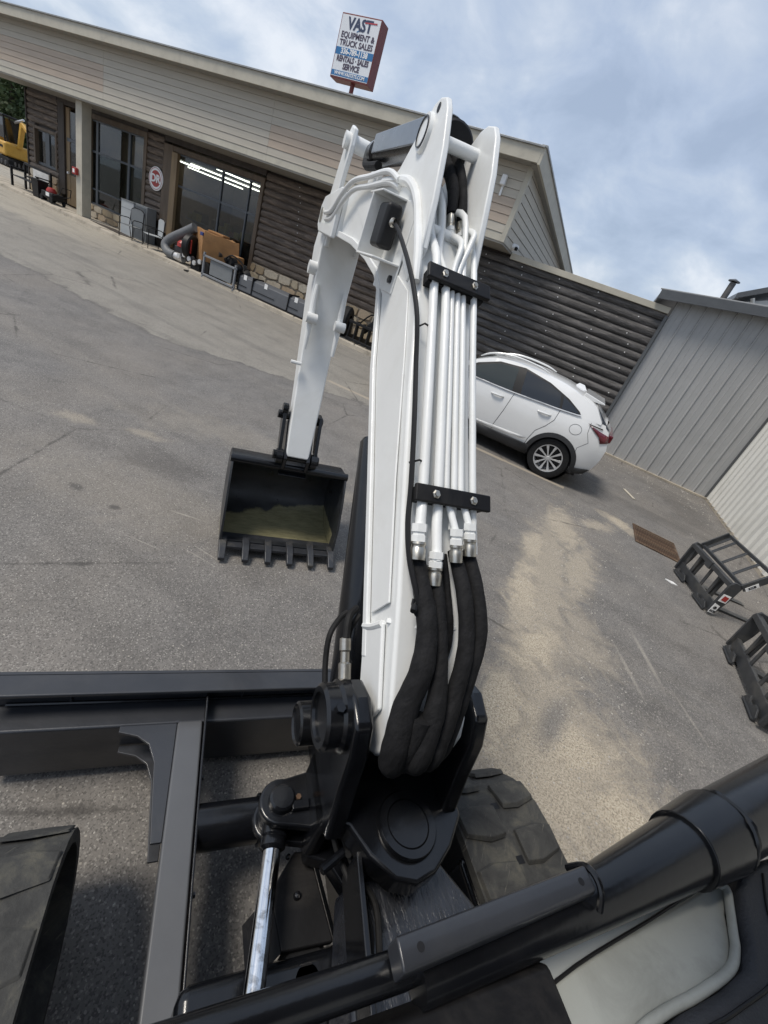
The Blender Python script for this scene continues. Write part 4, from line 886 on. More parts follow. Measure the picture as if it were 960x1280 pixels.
# boom cylinder in front of the boom ------------------------------------
C0 = Vector((RC, 0.80, 0.60)); C1 = Vector((RC, 1.47, 1.58)); cd = (C1 - C0).normalized()
bcyl = MB().lathe([(0, 0), (0.07, 0), (0.075, 0.02), (0.075, 1.15), (0.066, 1.165), (0, 1.165)], C0, cd, 26).build('boom_cylinder', black_paint, ex)
Cn = Vector((0, -cd.z, cd.y))
gp = MB(); 0 and gp.bar(C0 + cd * .12 + Vector((-.070, 0, 0)), C1 - cd * 0.0 + Vector((-.070, 0, 0)), 0.006, 0.10, Cn); gp = None
MB().tube([C1 - cd * .15, C1 + cd * .12 + Vector((0, 0, 0))], 0.028, 14).build('piston_rod', chrome, bcyl)
for cc in ([(0.46, 0.80, 0.87), (0.455, 0.90, 0.945), (0.46, 0.965, 1.02), (0.50, 1.02, 1.05), (.53, 1.04, 1.06)], [(0.53, 0.95, 1.14), (0.50, .92, 1.10), (.515, .9, 1.0), (.53, .88, .98)]):
    MB().tube(cc, 0.010, 8, smooth=4).build('hose', rubber, bcyl)
MB().tube([(0.475, 0.73, 0.98), (0.475, 0.79, 1.035)], .018, 10).build('hose', rubber, bcyl)
MB().lathe([(.016, 0), (.02, .0), (.02, .045), (.014, .05), (.014, .08), (.018, .085), (.018, .12), (.01, .125)], (0.475, 0.785, 1.03), (0.0, .75, .60), 14).build('hose_ferrule', steel, bcyl)
MB().tube([(0.475, 0.875, 1.11), (0.485, 0.93, 1.15), (.52, .97, 1.15)], .012, 8, smooth=3).build('hose', rubber, bcyl)
MB().tube([(.455, .71, .90), (.47, .74, .93), (.50, .72, .92)], .014, 8).build('hose_clip', rubber, bcyl)

# swing post -------------------------------------------------------------
post = MB(); lug = [(0.43, 0.86), (0.66, 0.84), (0.72, 0.90), (0.73, 1.02), (0.70, 1.14), (0.655, 1.205), (0.59, 1.225), (0.525, 1.20), (0.49, 1.13), (0.47, 1.02)]
post.prism([(-p[0], p[1]) for p in lug] if False else lug, 0, 0.40, 0.452)
sp_ = post.build('swing_post', black_paint, ex, bevel=0.014, seg=3)
MB().prism(lug, 0, 0.742, 0.79).build('side_lug', black_paint, sp_, bevel=0.014, seg=3)
base = [(0.46, 0.445), (0.50, 0.375), (0.555, 0.318), (0.61, 0.300), (0.67, 0.315), (0.735, 0.36), (0.80, 0.43), (0.80, 0.66), (0.40, 0.66), (0.40, 0.47)]
MB().prism(base, 2, 0.815, 0.895).build('top_plate', black_paint, sp_, bevel=0.012, seg=3)
MB().prism([(p[0] * .98 + .012, p[1] * .98 + .01) for p in base], 2, 0.62, 0.68).build('bottom_plate', black_paint, sp_, bevel=0.008)
MB().box((0.45, 0.60, 0.66), (0.75, 0.66, 1.04)).build('front_web', black_paint, sp_, bevel=0.02)
kc = (0.62, 0.425, 0.895)
MB().lathe([(0, 0.016), (0.056, 0.016), (0.058, 0.012), (0.060, 0.016), (0.079, 0.016), (0.083, 0.010), (0.083, 0.0)], kc, (0, 0, 1), 40).build('king_pin', black_paint, sp_)
MB().lathe([(0, 0), (0.06, 0), (.06, .14), (0, .14)], (0.62, .425, 0.68), (0, 0, 1), 24).build('pin_barrel', black_paint, sp_)
for d, r0 in ((-1, 0.40),):
    MB().lathe([(0.088, -0.01), (0.088, 0.012), (0.080, 0.02), (0.080, 0.052), (0.072, 0.060), (0.058, 0.060), (0.056, 0.052), (0.0, 0.052)], (r0, 0.605, 1.13), (d, 0, 0), 30).build('pin_boss', black_paint, sp_)
MB().lathe([(0, .012), (.012, .012), (.013, 0)], (0.37, 0.575, 1.205), (0, -.3, 1), 6).build('bolt', black_paint, sp_, smooth=False)
MB().lathe([(0.062, -0.03), (0.062, 0.03), (0.055, 0.036), (0.05, .03), (0.0, 0.03)], (0.385, 0.73, 0.90), (-1, 0, 0), 26).build('cylinder_pin', black_paint, sp_)
MB().prism([(0.62, 0.84), (0.79, 0.84), (0.79, 0.92), (0.74, 0.97), (0.68, 0.98), (0.60, 0.95)], 0, 0.41, 0.45).build('cylinder_lug', black_paint, sp_, bevel=0.01)
MB().box((0.40, 0.47, 0.66), (0.445, 0.66, 0.90)).build('side_wall', black_paint, sp_, bevel=0.015)
MB().box((0.748, 0.45, 0.66), (0.79, 0.66, 0.90)).build('side_wall', black_paint, sp_, bevel=0.015)
for z0, z1 in ((0.735, 0.765), (0.635, 0.665)):
    e = MB(); pts = [(0.42, 0.66), (0.34, 0.645)] + [(0.325 + 0.062 * math.cos(a), 0.585 + 0.062 * math.sin(a)) for a in [PI * (0.55 + 0.09 * k) for k in range(11)]] + [(0.36, 0.515), (0.42, 0.50)]
    e.prism(pts, 2, z0, z1); e.build('swing_ear', black_paint, sp_, bevel=0.008)
MB().lathe([(0, 0.022), (0.030, 0.022), (0.036, 0.016), (0.038, 0.0)], (0.325, 0.585, 0.765), (0, 0, 1), 28).build('swing_pin', black_paint, sp_)
MB().box((0.35, 0.55, 0.766), (0.40, 0.575, 0.782)).build('pin_keeper', black_paint, sp_, bevel=0.004)
MB().lathe([(0, .01), (.008, .01), (.009, 0)], (0.372, 0.585, 0.766), (0, 0, 1), 6).build('bolt', rust_iron, sp_, smooth=False)
# swing cylinder
sw0 = Vector((0.318, 0.55, 0.70)); sw1 = Vector((0.155, -0.25, 0.70)); sd = (sw1 - sw0).normalized()
swc = MB().lathe([(0, 0.9 * .72), (0.045, 0.9 * .72), (0.045, 0.9 * 1.2), (0, 0.9 * 1.2)], sw0, sd, 20).build('swing_cylinder', black_paint, ex)
MB().lathe([(0.024, 0.03), (0.024, 0.7)], sw0, sd, 24).build('piston_rod', chrome, swc)
MB().lathe([(0.0, 0.0), (.036, .0), (0.036, 0.028), (0.032, 0.032), (.035, .038), (0.035, 0.055), (0.026, 0.062)], sw0 , sd, 24).build('rod_gland', black_paint, swc)
MB().tube([(0.325, 0.585, 0.668), (0.325, 0.585, 0.732)], .05, 20).build('rod_eye', black_paint, swc)

# undercarriage and turntable nose -------------------------------------------
nose = MB(); nose.loft([[(0.49, 0.39, 0.60), (0.78, 0.40, 0.60), (0.95, 0.10, 0.60), (0.42, 0.10, 0.60)], [(0.50, 0.375, 0.76), (0.775, 0.385, 0.74), (0.935, 0.10, 0.76), (0.43, 0.10, 0.78)]])
nose.build('frame_nose', slick_black, ex, bevel=0.02, seg=3, fix=True)
MB().box((0.02, -1.5, 0.62), (1.15, 0.10, 0.80)).build('upper_frame', black_paint, ex, bevel=0.02)
MB().box((0.10, -1.4, 0.25), (0.90, 0.30, 0.60)).build('undercarriage', black_paint, ex, bevel=0.03)
for r0, r1 in ((0.425, 0.445),):
    MB().bar((0.452, 0.10, 0.80), (0.49, 0.40, 0.79), 0.015, 0.14).build('frame_rib', black_paint, ex, bevel=0.004)
cp = MB(); cp.prism([(0.392, 0.515), (0.440, 0.508), (0.478, 0.30), (0.338, 0.305), (0.318, 0.43)], 2, 0.575, 0.60)
cov = cp.build('motor_cover', satin_black, ex, bevel=0.006)
b = MB(); b.add([(0.338, 0.305, 0.60), (0.318, 0.43, 0.60), (0.26, 0.40, 0.50), (0.27, 0.27, 0.50)], [(0, 1, 2, 3)]); b.add([(0.478, 0.30, 0.599), (0.440, 0.508, 0.599), (0.50, 0.50, 0.47), (0.54, 0.27, 0.47)], [(0, 1, 2, 3)]); b.build('cover_wing', satin_black, cov, smooth=False)
MB().lathe([(0, .014), (.008, .012), (.011, 0)], (0.39, 0.41, 0.60), (0, 0, 1), 10).build('knob', black_paint, cov)
MB().lathe([(0, .014), (.006, .012), (.007, 0)], (0.372, 0.502, 0.60), (0, 0, 1), 8).build('knob', black_paint, cov)
MB().lathe([(0, 0.1), (0.03, 0.1), (.032, .08), (.07, .08), (0.085, 0.06), (0.085, -0.1)], (0.40, 0.245, 0.50), (0, 0, 1), 26).build('swivel_drum', satin_black, ex)
for k, pts in enumerate(([(0.47, 0.60, 0.84), (0.475, 0.48, 0.80), (0.50, 0.38, 0.785), (0.53, 0.30, 0.80), (0.50, 0.18, 0.82)], [(0.455, 0.58, 0.80), (0.46, 0.46, 0.77), (0.49, 0.36, 0.765), (0.51, 0.27, 0.79), (0.47, 0.15, 0.80)])):
    MB().tube(pts, 0.008, 8, smooth=5).build('hose', rubber, ex)
MB().tube([(0.405, 0.395, 0.80), (0.47, 0.425, 0.80)], 0.012, 10).build('grease_fitting', black_paint, ex)
MB().tube([(0.465, 0.42, 0.78), (0.48, 0.428, 0.80), (0.475, 0.41, 0.82)], 0.008, 8).build('hose', rubber, ex)
# tracks ------------------------------------------------------------------------
def stadium(t, b0, b1, zc, R):
    L = b1 - b0; P = 2 * L + 2 * PI * R; s = (t % 1.0) * P
    if s < L: return (b0 + s, zc + R, 1, 0)
    s -= L
    if s < PI * R: a = s / R; return (b1 + R * math.sin(a), zc + R * math.cos(a), math.cos(a), -math.sin(a))
    s -= PI * R
    if s < L: return (b1 - s, zc - R, -1, 0)
    s -= L; a = s / R; return (b0 - R * math.sin(a), zc - R * math.cos(a), -math.cos(a), math.sin(a))
TZ, TR, TB0, TB1 = 0.305, 0.285, -1.75, 0.475
blk_mesh = {}
def track(r0, r1, label=None):
    n = 90; rings = []; belt = MB(); q = []
    for k in range(n):
        b_, z_, db, dz = stadium(k / n, TB0, TB1, TZ, TR); b2, z2, _, _ = stadium(k / n, TB0, TB1, TZ, TR - 0.035); q.append(((b_, z_), (b2, z2)))
    v = []
    for (o, i_) in q: v += [(r0, o[0], o[1]), (r1, o[0], o[1]), (r1, i_[0], i_[1]), (r0, i_[0], i_[1])]
    f = []
    for k in range(n):
        a = 4 * k; c = 4 * ((k + 1) % n)
        for e in range(4): f.append((a + e, a + (e + 1) % 4, c + (e + 1) % 4, c + e))
    belt.add(v, f); tr = belt.build('rubber_track', track_m, ex, fix=True, label=label)
    N = 36; wd = r1 - r0; mid = (r0 + r1) / 2
    for side_ in (0, 1):
        key = ('blk', side_)
        if key not in blk_mesh:
            sgn = 1 if side_ else -1; p = [(sgn * 0.022, -0.060), (sgn * 0.09, -0.066), (sgn * (wd / 2 - .008), -0.040), (sgn * (wd / 2 - .004), 0.044), (sgn * 0.12, 0.058), (sgn * 0.022, 0.048)]
            lo = [(x, y, 0.0) for x, y in p]; hi = [(x * 0.975, y * 0.84, 0.016) for x, y in p]
            m_ = MB().loft([lo, hi]); o = m_.build('tread_block', track_m, None, bevel=0.003, seg=1, fix=True); blk_mesh[key] = o; first = o
        src = blk_mesh[key]
        for k in range(N):
            b_, z_, db, dz = stadium((k + (0.5 if side_ else 0)) / N, TB0, TB1, TZ, TR)
            o = src if (src.parent is None) else src.copy()
            if o is not src: COL.objects.link(o)
            o.parent = tr
            o.matrix_local = Matrix(((1, 0, 0, mid), (0, db, -dz, b_), (0, dz, db, z_), (0, 0, 0, 1)))
            if r0 < 0: o.scale.z = 0.3
    lk_ = MB()
    for k in range(N):
        b_, z_, db, dz = stadium((k + .25) / N, TB0, TB1, TZ, TR + .0015)
        u = Vector((0, db, dz)) * 0.012; c = Vector((mid, b_, z_)); lk_.add([c - u + Vector((-.014, 0, 0)), c - u + Vector((.014, 0, 0)), c + u + Vector((.014, 0, 0)), c + u + Vector((-.014, 0, 0))], [(0, 1, 2, 3)])
    lk_.build('sprocket_hole', trim_dark, tr, smooth=False, kind='stuff')
    fr = MB(); fr.box((mid - .12, TB0, 0.16), (mid + .12, TB1, 0.42)); fr.build('track_frame', black_paint, tr, bevel=0.03)
    for bb in (TB0, TB1):
        MB().lathe([(0, -.10), (.2, -.10), (.222, -.07), (.222, .07), (.2, .10), (0, .10)], (mid, bb, TZ), (1, 0, 0), 32).build('idler_wheel', satin_black, tr)
    for k in range(4):
        MB().lathe([(0, -.10), (.09, -.10), (.1, -.05), (.1, .05), (.09, .10), (0, .10)], (mid, TB0 + .45 + k * .43, .13), (1, 0, 0), 20).build('track_roller', satin_black, tr)
track(0.975, 1.355, 'right rubber track, dusty with black lugs'); track(-0.585, -0.205, 'left rubber track with worn olive grey surface')
blade_paint = mat('blade_paint', (0.026, 0.028, 0.033), 0.38, var=0.15, scale=4, bump=0.06, coat=0.25, dirt=(0.06, 0.06, 0.06), dirt_amt=0.3)
arm_paint = mat('arm_paint', (0.085, 0.088, 0.094), 0.42, var=0.08, scale=4, bump=0.03, coat=0.1)
# dozer blade ------------------------------------------------------------------
bl = MB().prism([(1.215, 0.03), (1.235, 0.03), (1.235, 0.43), (1.215, 0.43)], 0, -0.60, 1.36).build('dozer_blade', blade_paint, ex, bevel=0.004)
cv = [(1.24 + 0.10 * math.cos(PI * k / 12) * 0 + 0.018 * (1 - math.sin(PI * k / 12)), 0.03 + 0.42 * k / 12) for k in range(13)]
MB().prism(cv + [(p[0] + .012, p[1]) for p in cv[::-1]], 0, -0.60, 1.36).build('mouldboard', blade_paint, bl)
MB().box((-0.605, 1.17, 0.43), (1.365, 1.262, 0.448)).build('top_flange', blade_paint, bl, bevel=0.006)
MB().box((-0.59, 1.105, 0.05), (1.35, 1.214, 0.335)).build('stiffener_box', blade_paint, bl, bevel=0.010, seg=3)
MB().tube([(-0.55, 1.208, 0.345), (0.1, 1.206, 0.343), (0.7, 1.208, 0.346)], 0.006, 6).build('weld_bead', black_paint, bl)
for s_ in (0, 1):
    R = (lambda r: r) if s_ == 0 else (lambda r: 0.76 - r)
    def rb(a, c): return (min(R(a), R(c)), max(R(a), R(c)))
    r0, r1 = rb(0.035, 0.128)
    arm = MB(); arm.prism([(-0.3, 0.24), (1.105, 0.24), (1.105, 0.35), (1.06, 0.36), (-0.3, 0.36)], 0, r0, r1); am = arm.build('push_arm', arm_paint, ex, bevel=0.008)
    r0, r1 = rb(0.131, 0.139)
    MB().prism([(-0.3, 0.16), (1.20, 0.12), (1.214, 0.42), (1.10, 0.40), (0.9, 0.37), (-0.3, 0.37)], 0, r0, r1).build('side_plate', black_paint, am, bevel=0.003)
    pts = [(-0.165, 1.10), (-0.165, 1.075), (-0.10, 1.055), (-0.055, 1.02), (-0.028, 0.95), (-0.012, 0.80), (0.0, 0.69), (0.034, 0.69), (0.034, 1.10)]
    for z_ in (0.335, 0.20):
        MB().prism([(R(p[0]), p[1]) for p in pts], 2, z_, z_ + 0.012).build('gusset', blade_paint, am, bevel=0.003)
MB().tube([(0.135, 0.735, 0.30), (0.63, 0.735, 0.30)], 0.072, 26).build('cross_tube', black_paint, ex)
MB().tube([(0.345, 0.735, 0.30), (0.358, 0.735, 0.30)], 0.082, 26).build('tube_collar', black_paint, ex)
# operator station: rail, tube, seat ------------------------------------------------
rl = MB().tube([(-0.35, 0.112, 1.27), (0.36, 0.118, 1.27), (0.385, 0.12, 1.27)], 0.0235, 18).build('front_rail', black_paint, ex)
mt_ = MB(); mt_.tube([(0.38, 0.105, 1.262), (0.80, 0.133, 1.262), (1.2, 0.175, 1.262), (2.2, 0.285, 1.262)], [0.034, 0.048, 0.076, 0.10], 28); mt = mt_.build('corner_tube', black_paint, ex)
ch = MB(); rings = []
for r_ in (0.332, 0.718):
    bb = 0.121 + (r_ - 0.33) * 0.058; zc = 1.325
    rings.append([(r_, bb + 0.020, zc - 0.03), (r_, bb + 0.020, zc + 0.010), (r_, bb + 0.017, zc + 0.013), (r_, bb + 0.012, zc + 0.014), (r_, bb - 0.012, zc + 0.013), (r_, bb - 0.017, zc + 0.011), (r_, bb - 0.019, zc + 0.004), (r_, bb - 0.019, zc - 0.03)])
ch.loft(rings); ch.build('rail_cover', blade_paint, rl, bevel=0.004, ang=60, fix=True)
for r_ in (0.365, 0.692):
    MB().lathe([(0, .0005), (.006, .0005)], (r_, 0.121 + (r_ - .33) * .058, 1.3385), (0, 0, 1), 12).build('rivet_hole', trim_dark, rl)
MB().tube([(0.72, 0.175, 1.29), (0.724, 0.163, 1.33), (0.725, 0.143, 1.342), (0.725, 0.122, 1.335), (0.725, 0.105, 1.31)], 0.006, 8, smooth=3).build('weld_bead', black_paint, rl)
MB().prism([(0.0, 0.78), (0.09, 0.78), (0.09, 1.22), (0.075, 1.26), (0.0, 1.26)], 0, -0.35, 0.62).build('kick_panel', satin_black, ex, bevel=0.01)


for r_ in (-0.35, 0.28, 0.9):
    MB().tube([(r_, 1.212, 0.34), (r_ + 0.001, 1.212, 0.43)], 0.005, 6).build('weld_bead', blade_paint, bl)
for r_ in (0.034, 0.131):
    MB().tube([(r_, 1.104, 0.25), (r_, 1.106, 0.30), (r_, 1.104, 0.35)], 0.006, 6, smooth=2).build('weld_bead', blade_paint, am)
for b_ in (0.2, 0.55, 0.9):
    MB().lathe([(0, .006), (.009, .006), (.010, 0)], (0.145, b_, 0.30), (1, 0, 0), 6).build('bolt', bolt_dark, am, smooth=False)

# invented roof on two rear posts, unseen, shading the foreground from above
cn = MB().box((0.12, -1.45, 2.46), (1.85, 0.24, 2.52)).build('added_canopy', satin_black, ex, bevel=0.02)
for r_ in (0.25, 1.7): MB().bar((r_, -1.38, 0.8), (r_, -1.30, 2.46), 0.08, 0.08, (0, 1, 0)).build('added_canopy_post', black_paint, cn, bevel=0.01)
MB().box((0.05, -1.75, 0.80), (1.55, -0.75, 1.45)).build('engine_hood', white_paint, ex, bevel=0.08, seg=4)  # hood and seat back invented as well, unseen behind the viewer
MB().box((0.66, -0.70, 1.15), (1.30, -0.58, 1.75)).build('seat_back', seat_fab, ex, bevel=0.05, seg=4)
# seat beside the viewer: grey moulded shell with rim and dark padded cushion
seat = MB()
outl = [(0.42, -0.01), (0.555, 0.034), (0.64, 0.052), (0.725, 0.064), (0.828, 0.074), (1.00, 0.089), (1.125, 0.100), (1.19, 0.106), (1.225, 0.098), (1.225, 0.085), (1.19, 0.068), (1.165, 0.055), (1.135, 0.025), (1.115, 0.010), (1.085, -0.008), (1.04, -0.014), (0.95, -0.020), (0.86, -0.020), (0.80, -0.022), (0.74, -0.04), (0.70, -0.20), (0.42, -0.20)]
seat.prism(outl, 2, 1.02, 1.188)
so = seat.build('seat_shell', seat_grey, ex, bevel=0.014, seg=4)
rim = [(0.555, 0.036, 1.186), (0.725, 0.066, 1.188), (0.95, 0.087, 1.19), (1.12, 0.105, 1.195), (1.19, 0.104, 1.198), (1.205, 0.09, 1.20), (1.18, 0.066, 1.20), (1.135, 0.028, 1.20), (1.11, 0.008, 1.20), (1.06, -0.012, 1.20), (0.95, -0.020, 1.20), (0.86, -0.021, 1.20), (0.78, -0.028, 1.20), (0.72, -0.05, 1.2), (.69, -.12, 1.2)]
MB().tube(rim[4:], 0.009, 12, smooth=4).build('seat_rim', seat_grey, so)
MB().tube(rim[:5], 0.003, 8, smooth=4).build('piping', trim_dark, so)
cu = MB(); co = [(1.255, 0.105), (1.215, 0.083), (1.175, 0.047), (1.14, 0.012), (1.09, -0.018), (1.0, -0.028), (0.88, -0.030), (0.80, -0.038), (0.74, -0.075), (0.72, -0.25), (1.7, -0.25), (1.7, 0.11), (1.35, 0.115)]
cu.prism(co, 2, 1.10, 1.218); cuo = cu.build('cushion', seat_fab, ex, bevel=0.02, seg=5)
MB().tube([(1.33, 0.09, 1.219), (1.26, 0.04, 1.219), (1.21, -0.01, 1.219), (1.14, -0.045, 1.219), (0.98, -0.055, 1.219), (0.86, -0.06, 1.219), (.8, -.11, 1.219)], 0.0035, 8, smooth=5).build('stitching', trim_dark, cuo)
MB().tube([(1.60, 0.08, 1.219), (1.42, 0.05, 1.219), (1.33, -0.02, 1.219), (1.30, -.1, 1.219)], 0.003, 8, smooth=5).build('stitching', trim_dark, cuo)
# pale floor strip seen between the tube and the seat
fl = MB(); fl.prism([(0.52, 0.0), (0.565, 0.082), (0.62, 0.112), (1.35, 0.16), (1.35, 0.05)], 2, 1.12, 1.15)
fl.build('floor_plate', mat('floor_plate', (0.52, 0.55, 0.55), 0.3, 0.2, var=0.05), ex, bevel=0.004)
MB().prism([(0.53, 0.040), (0.56, 0.030), (0.585, 0.045), (0.565, 0.062), (0.535, 0.064)], 2, 1.10, 1.16).build('bracket', black_paint, ex, bevel=0.005)
sl_ = MB(); sl_.tube([(1.07, 0.161, 1.262), (1.22, 0.177, 1.262)], [0.0745, 0.086], 28); sl_.build('tube_sleeve', black_paint, mt, bevel=0.003)
MB().tube([(1.218, 0.25, 1.29), (1.222, 0.23, 1.325), (1.224, 0.19, 1.346), (1.224, 0.15, 1.345), (1.222, 0.115, 1.32), (1.22, 0.095, 1.28)], [.004, .007, .005, .008, .006, .004], 8, smooth=4, jit=0.3).build('weld_bead', black_paint, mt)
# ------------------------------------------------------------------ parked car (tail to the right, against the log wall)
CY0, CY1 = 7.87, 9.71
CW = (CY1 - CY0) / 2; CYC = (CY0 + CY1) / 2
XR, XF = -0.03, -2.69        # rear and front wheel centres
car = thing('parked_car', 'white compact SUV parked nose left in front of the dark log wall', 'car', (-1.6, CYC, 0))
WR = 0.36; AR = 0.40
def lerp_tab(tab, t):
    if t <= tab[0][0]: return tab[0][1]
    for (a, b_), (c, d) in zip(tab, tab[1:]):
        if t <= c: return b_ + (d - b_) * (t - a) / (c - a)
    return tab[-1][1]
rear_x = [(0.2, 0.42), (0.3, 0.60), (0.45, 0.69), (0.62, 0.735), (0.85, 0.74), (0.95, 0.70), (1.1, 0.64), (1.25, 0.50), (1.4, 0.36), (1.55, 0.22), (1.7, 0.1)]
front_x = [(0.2, -3.70), (0.3, -3.85), (0.5, -3.90), (0.75, -3.86), (0.88, -3.72), (1.0, -3.2), (1.1, -2.85)]
half_w = [(0.2, 0.80), (0.3, 0.87), (0.45, 0.905), (0.65, 0.92), (0.85, 0.915), (0.98, 0.90), (1.08, 0.875), (1.2, 0.83), (1.35, 0.76), (1.5, 0.68), (1.58, 0.60), (1.65, 0.4)]
def taper(x):
    r = 1.0
    if x > 0.05: r -= 0.20 * ((x - 0.05) / 0.7) ** 2.2
    if x < -3.0: r -= 0.22 * min(1, ((-3.0 - x) / 0.9)) ** 2.0
    return r
def belt(x): return lerp_tab([(-3.9, 0.86), (-2.9, 1.02), (-2.4, 1.06), (-1.2, 1.10), (-0.3, 1.16), (0.3, 1.20), (0.6, 1.2)], x)
def roofz(x): return lerp_tab([(-2.45, 1.10), (-2.0, 1.40), (-1.7, 1.555), (-1.3, 1.62), (-0.9, 1.63), (-0.4, 1.60), (-0.05, 1.54), (0.25, 1.47), (0.50, 1.22)], x)
def side_y(x, z, off=0.0):
    w = lerp_tab(half_w, z) * taper(x)
    return CYC - w - off
def warp(x, z):
    if x > 0.36: return 0.36 + (x - 0.36) / (0.74 - 0.36) * max(-0.30, (lerp_tab(rear_x, z) - 0.36))
    if x < -3.2: return -3.2 + (x + 3.2) / (-3.9 + 3.2) * (lerp_tab(front_x, z) + 3.2)
    return x
def sill(x):
    z = 0.27
    for c in (XR, XF):
        d = abs(x - c)
        if d < AR: z = max(z, 0.345 + math.sqrt(AR * AR - d * d))
    if x > 0.5: z = max(z, 0.30)
    return z
xs_ = sorted(set([round(-3.9 + 0.08 * k, 3) for k in range(59)] + [round(c + AR * math.cos(a), 3) for c in (XR, XF) for a in [PI * k / 16 for k in range(17)]]))
xs_ = [x for x in xs_ if -3.9 <= x <= 0.74]
def body_shell():
    b = MB(); rings = []
    for x in xs_:
        zb = sill(x); zt = belt(x); ring = []
        for k in range(11):
            z = zb + (zt - zb) * k / 10; ring.append((warp(x, z), z))
        rings.append((x, ring))
    for sgn in (-1, 1):
        G = [[(X, CYC + sgn * lerp_tab(half_w, z) * taper(x), z) for X, z in ring] for x, ring in rings]
        o = len(b.v); n = 11
        fs = [(i * n + k, (i + 1) * n + k, (i + 1) * n + k + 1, i * n + k + 1) for i in range(len(G) - 1) for k in range(n - 1)]
        if sgn > 0: fs = [f[::-1] for f in fs]
        b.add([p for r in G for p in r], fs)
    # end caps, bonnet and sills
    for idx, flip in ((0, True), (-1, False)):
        x, ring = rings[idx]; L = [(X, CYC - lerp_tab(half_w, z) * taper(x), z) for X, z in ring]; Rr = [(X, CYC + lerp_tab(half_w, z) * taper(x), z) for X, z in ring]
        C1_ = [(p[0] + (0.05 if not flip else -0.05), CYC, p[2]) for p in L]
        for A, B_ in ((L, C1_), (C1_, Rr)):
            v = A + B_; fs = [(k, k + 11, k + 12, k + 1) for k in range(10)]
            if flip: fs = [f[::-1] for f in fs]
            b.add(v, fs)
    top = [( [(warp(x, belt(x)), CYC - lerp_tab(half_w, belt(x)) * taper(x) + q * 2 * lerp_tab(half_w, belt(x)) * taper(x), belt(x) + 0.05 * math.sin(PI * q)) for q in [k / 6 for k in range(7)]] ) for x in xs_ if x < -2.3 or x > 0.3]
    fr = [r for r in top if r[0][0] < -2]; re_ = [r for r in top if r[0][0] > 0]
    for G in (fr, re_):
        b.add([p for r in G for p in r], [(i * 7 + k, (i + 1) * 7 + k, (i + 1) * 7 + k + 1, i * 7 + k + 1) for i in range(len(G) - 1) for k in range(6)])
    return b
bd = body_shell().build('body', car_paint, car, ang=42)
# greenhouse: roof and pillars
def roof():
    b = MB(); rings = []
    X = [-2.45 + 0.1 * k for k in range(31)]
    for x in X:
        if x > 0.5: break
        rz = roofz(x); ring = []
        zb_ = belt(x) - 0.01
        zl = [zb_ + (rz - 0.05 - zb_) * q for q in (0, .25, .5, .75, 1)]
        hw = [lerp_tab(half_w, z) * taper(x) for z in zl]
        L = [(x, CYC - w, z) for w, z in zip(hw, zl)]
        t = [(x, CYC - hw[-1] * q, rz - 0.05 + 0.05 * (1 - abs(q) ** 3)) for q in (0.9, 0.6, 0.3, 0, -0.3, -0.6, -0.9)]
        Rr = [(x, CYC + w, z) for w, z in zip(hw, zl)][::-1]
        rings.append(L + t + Rr)
    n = len(rings[0]); b.loft(rings, closed=False, cap=False); return b
rf = roof().build('roof', car_paint, car, ang=45, fix=True)
MB().box((-3.3, CY0 + 0.10, 0.22), (0.45, CY1 - 0.10, 0.75)).build('underbody', trim_dark, car, bevel=0.05)
MB().box((XR - 0.45, CY0 + 0.22, 0.22), (0.5, CY1 - 0.22, 0.9)).build('wheel_well', trim_dark, car)
MB().box((-2.2, CY0 + 0.25, 0.5), (-0.1, CY1 - 0.25, 1.0)).build('cabin', mat('cabin_tan', (0.2, 0.16, 0.1), 0.7), car)
for s_ in (0.35, 1.25):
    MB().box((-1.95, CY0 + s_, 0.9), (-1.78, CY0 + s_ + .45, 1.42)).build('seat_back', mat('car_seat', (0.3, 0.25, 0.17), 0.7), car, bevel=0.05)
# panels laid on the side surface
def side_panel(name, poly, m, off=0.006, parent=None, nsub=5, near=True, thick=0.0):
    import bmesh
    bm = bmesh.new(); vs = [bm.verts.new((p[0], 0, p[1])) for p in poly]; bm.faces.new(vs)
    bmesh.ops.triangulate(bm, faces=bm.faces)
    for _ in range(3): bmesh.ops.subdivide_edges(bm, edges=[e for e in bm.edges if e.calc_length() > 0.12], cuts=1, use_grid_fill=True); bmesh.ops.triangulate(bm, faces=bm.faces)
    for v in bm.verts:
        x, z = v.co.x, v.co.z; v.co = (warp(x, z), side_y(x, z, off), z)
    me = bpy.data.meshes.new(name)
    bmesh.ops.recalc_face_normals(bm, faces=bm.faces)
    if sum(f.normal.y for f in bm.faces) > 0: bmesh.ops.reverse_faces(bm, faces=bm.faces)
    bm.to_mesh(me); bm.free(); me.materials.append(m); me.polygons.foreach_set('use_smooth', [True] * len(me.polygons))
    o = bpy.data.objects.new(name, me); COL.objects.link(o); attach(o, parent or car)
    if thick:
        md = o.modifiers.new('thick', 'SOLIDIFY'); md.thickness = thick; md.offset = 1
    return o
side_panel('window_surround', [(-2.20, 1.10), (-1.9, 1.34), (-1.55, 1.49), (-1.1, 1.545), (-0.6, 1.485), (-0.2, 1.37), (0.05, 1.255), (0.10, 1.21), (0.02, 1.195), (-0.3, 1.165), (-1.2, 1.115)], trim_dark, 0.020)
side_panel('front_window', [(-2.08, 1.125), (-1.85, 1.32), (-1.55, 1.455), (-1.20, 1.51), (-1.12, 1.13)], clear_glass, 0.026)
side_panel('rear_window', [(-0.96, 1.135), (-1.06, 1.515), (-0.62, 1.462), (-0.36, 1.395), (-0.27, 1.185)], tint_glass, 0.026)
side_panel('quarter_window', [(-0.23, 1.19), (-0.30, 1.375), (-0.08, 1.295), (0.06, 1.222)], tint_glass, 0.026)
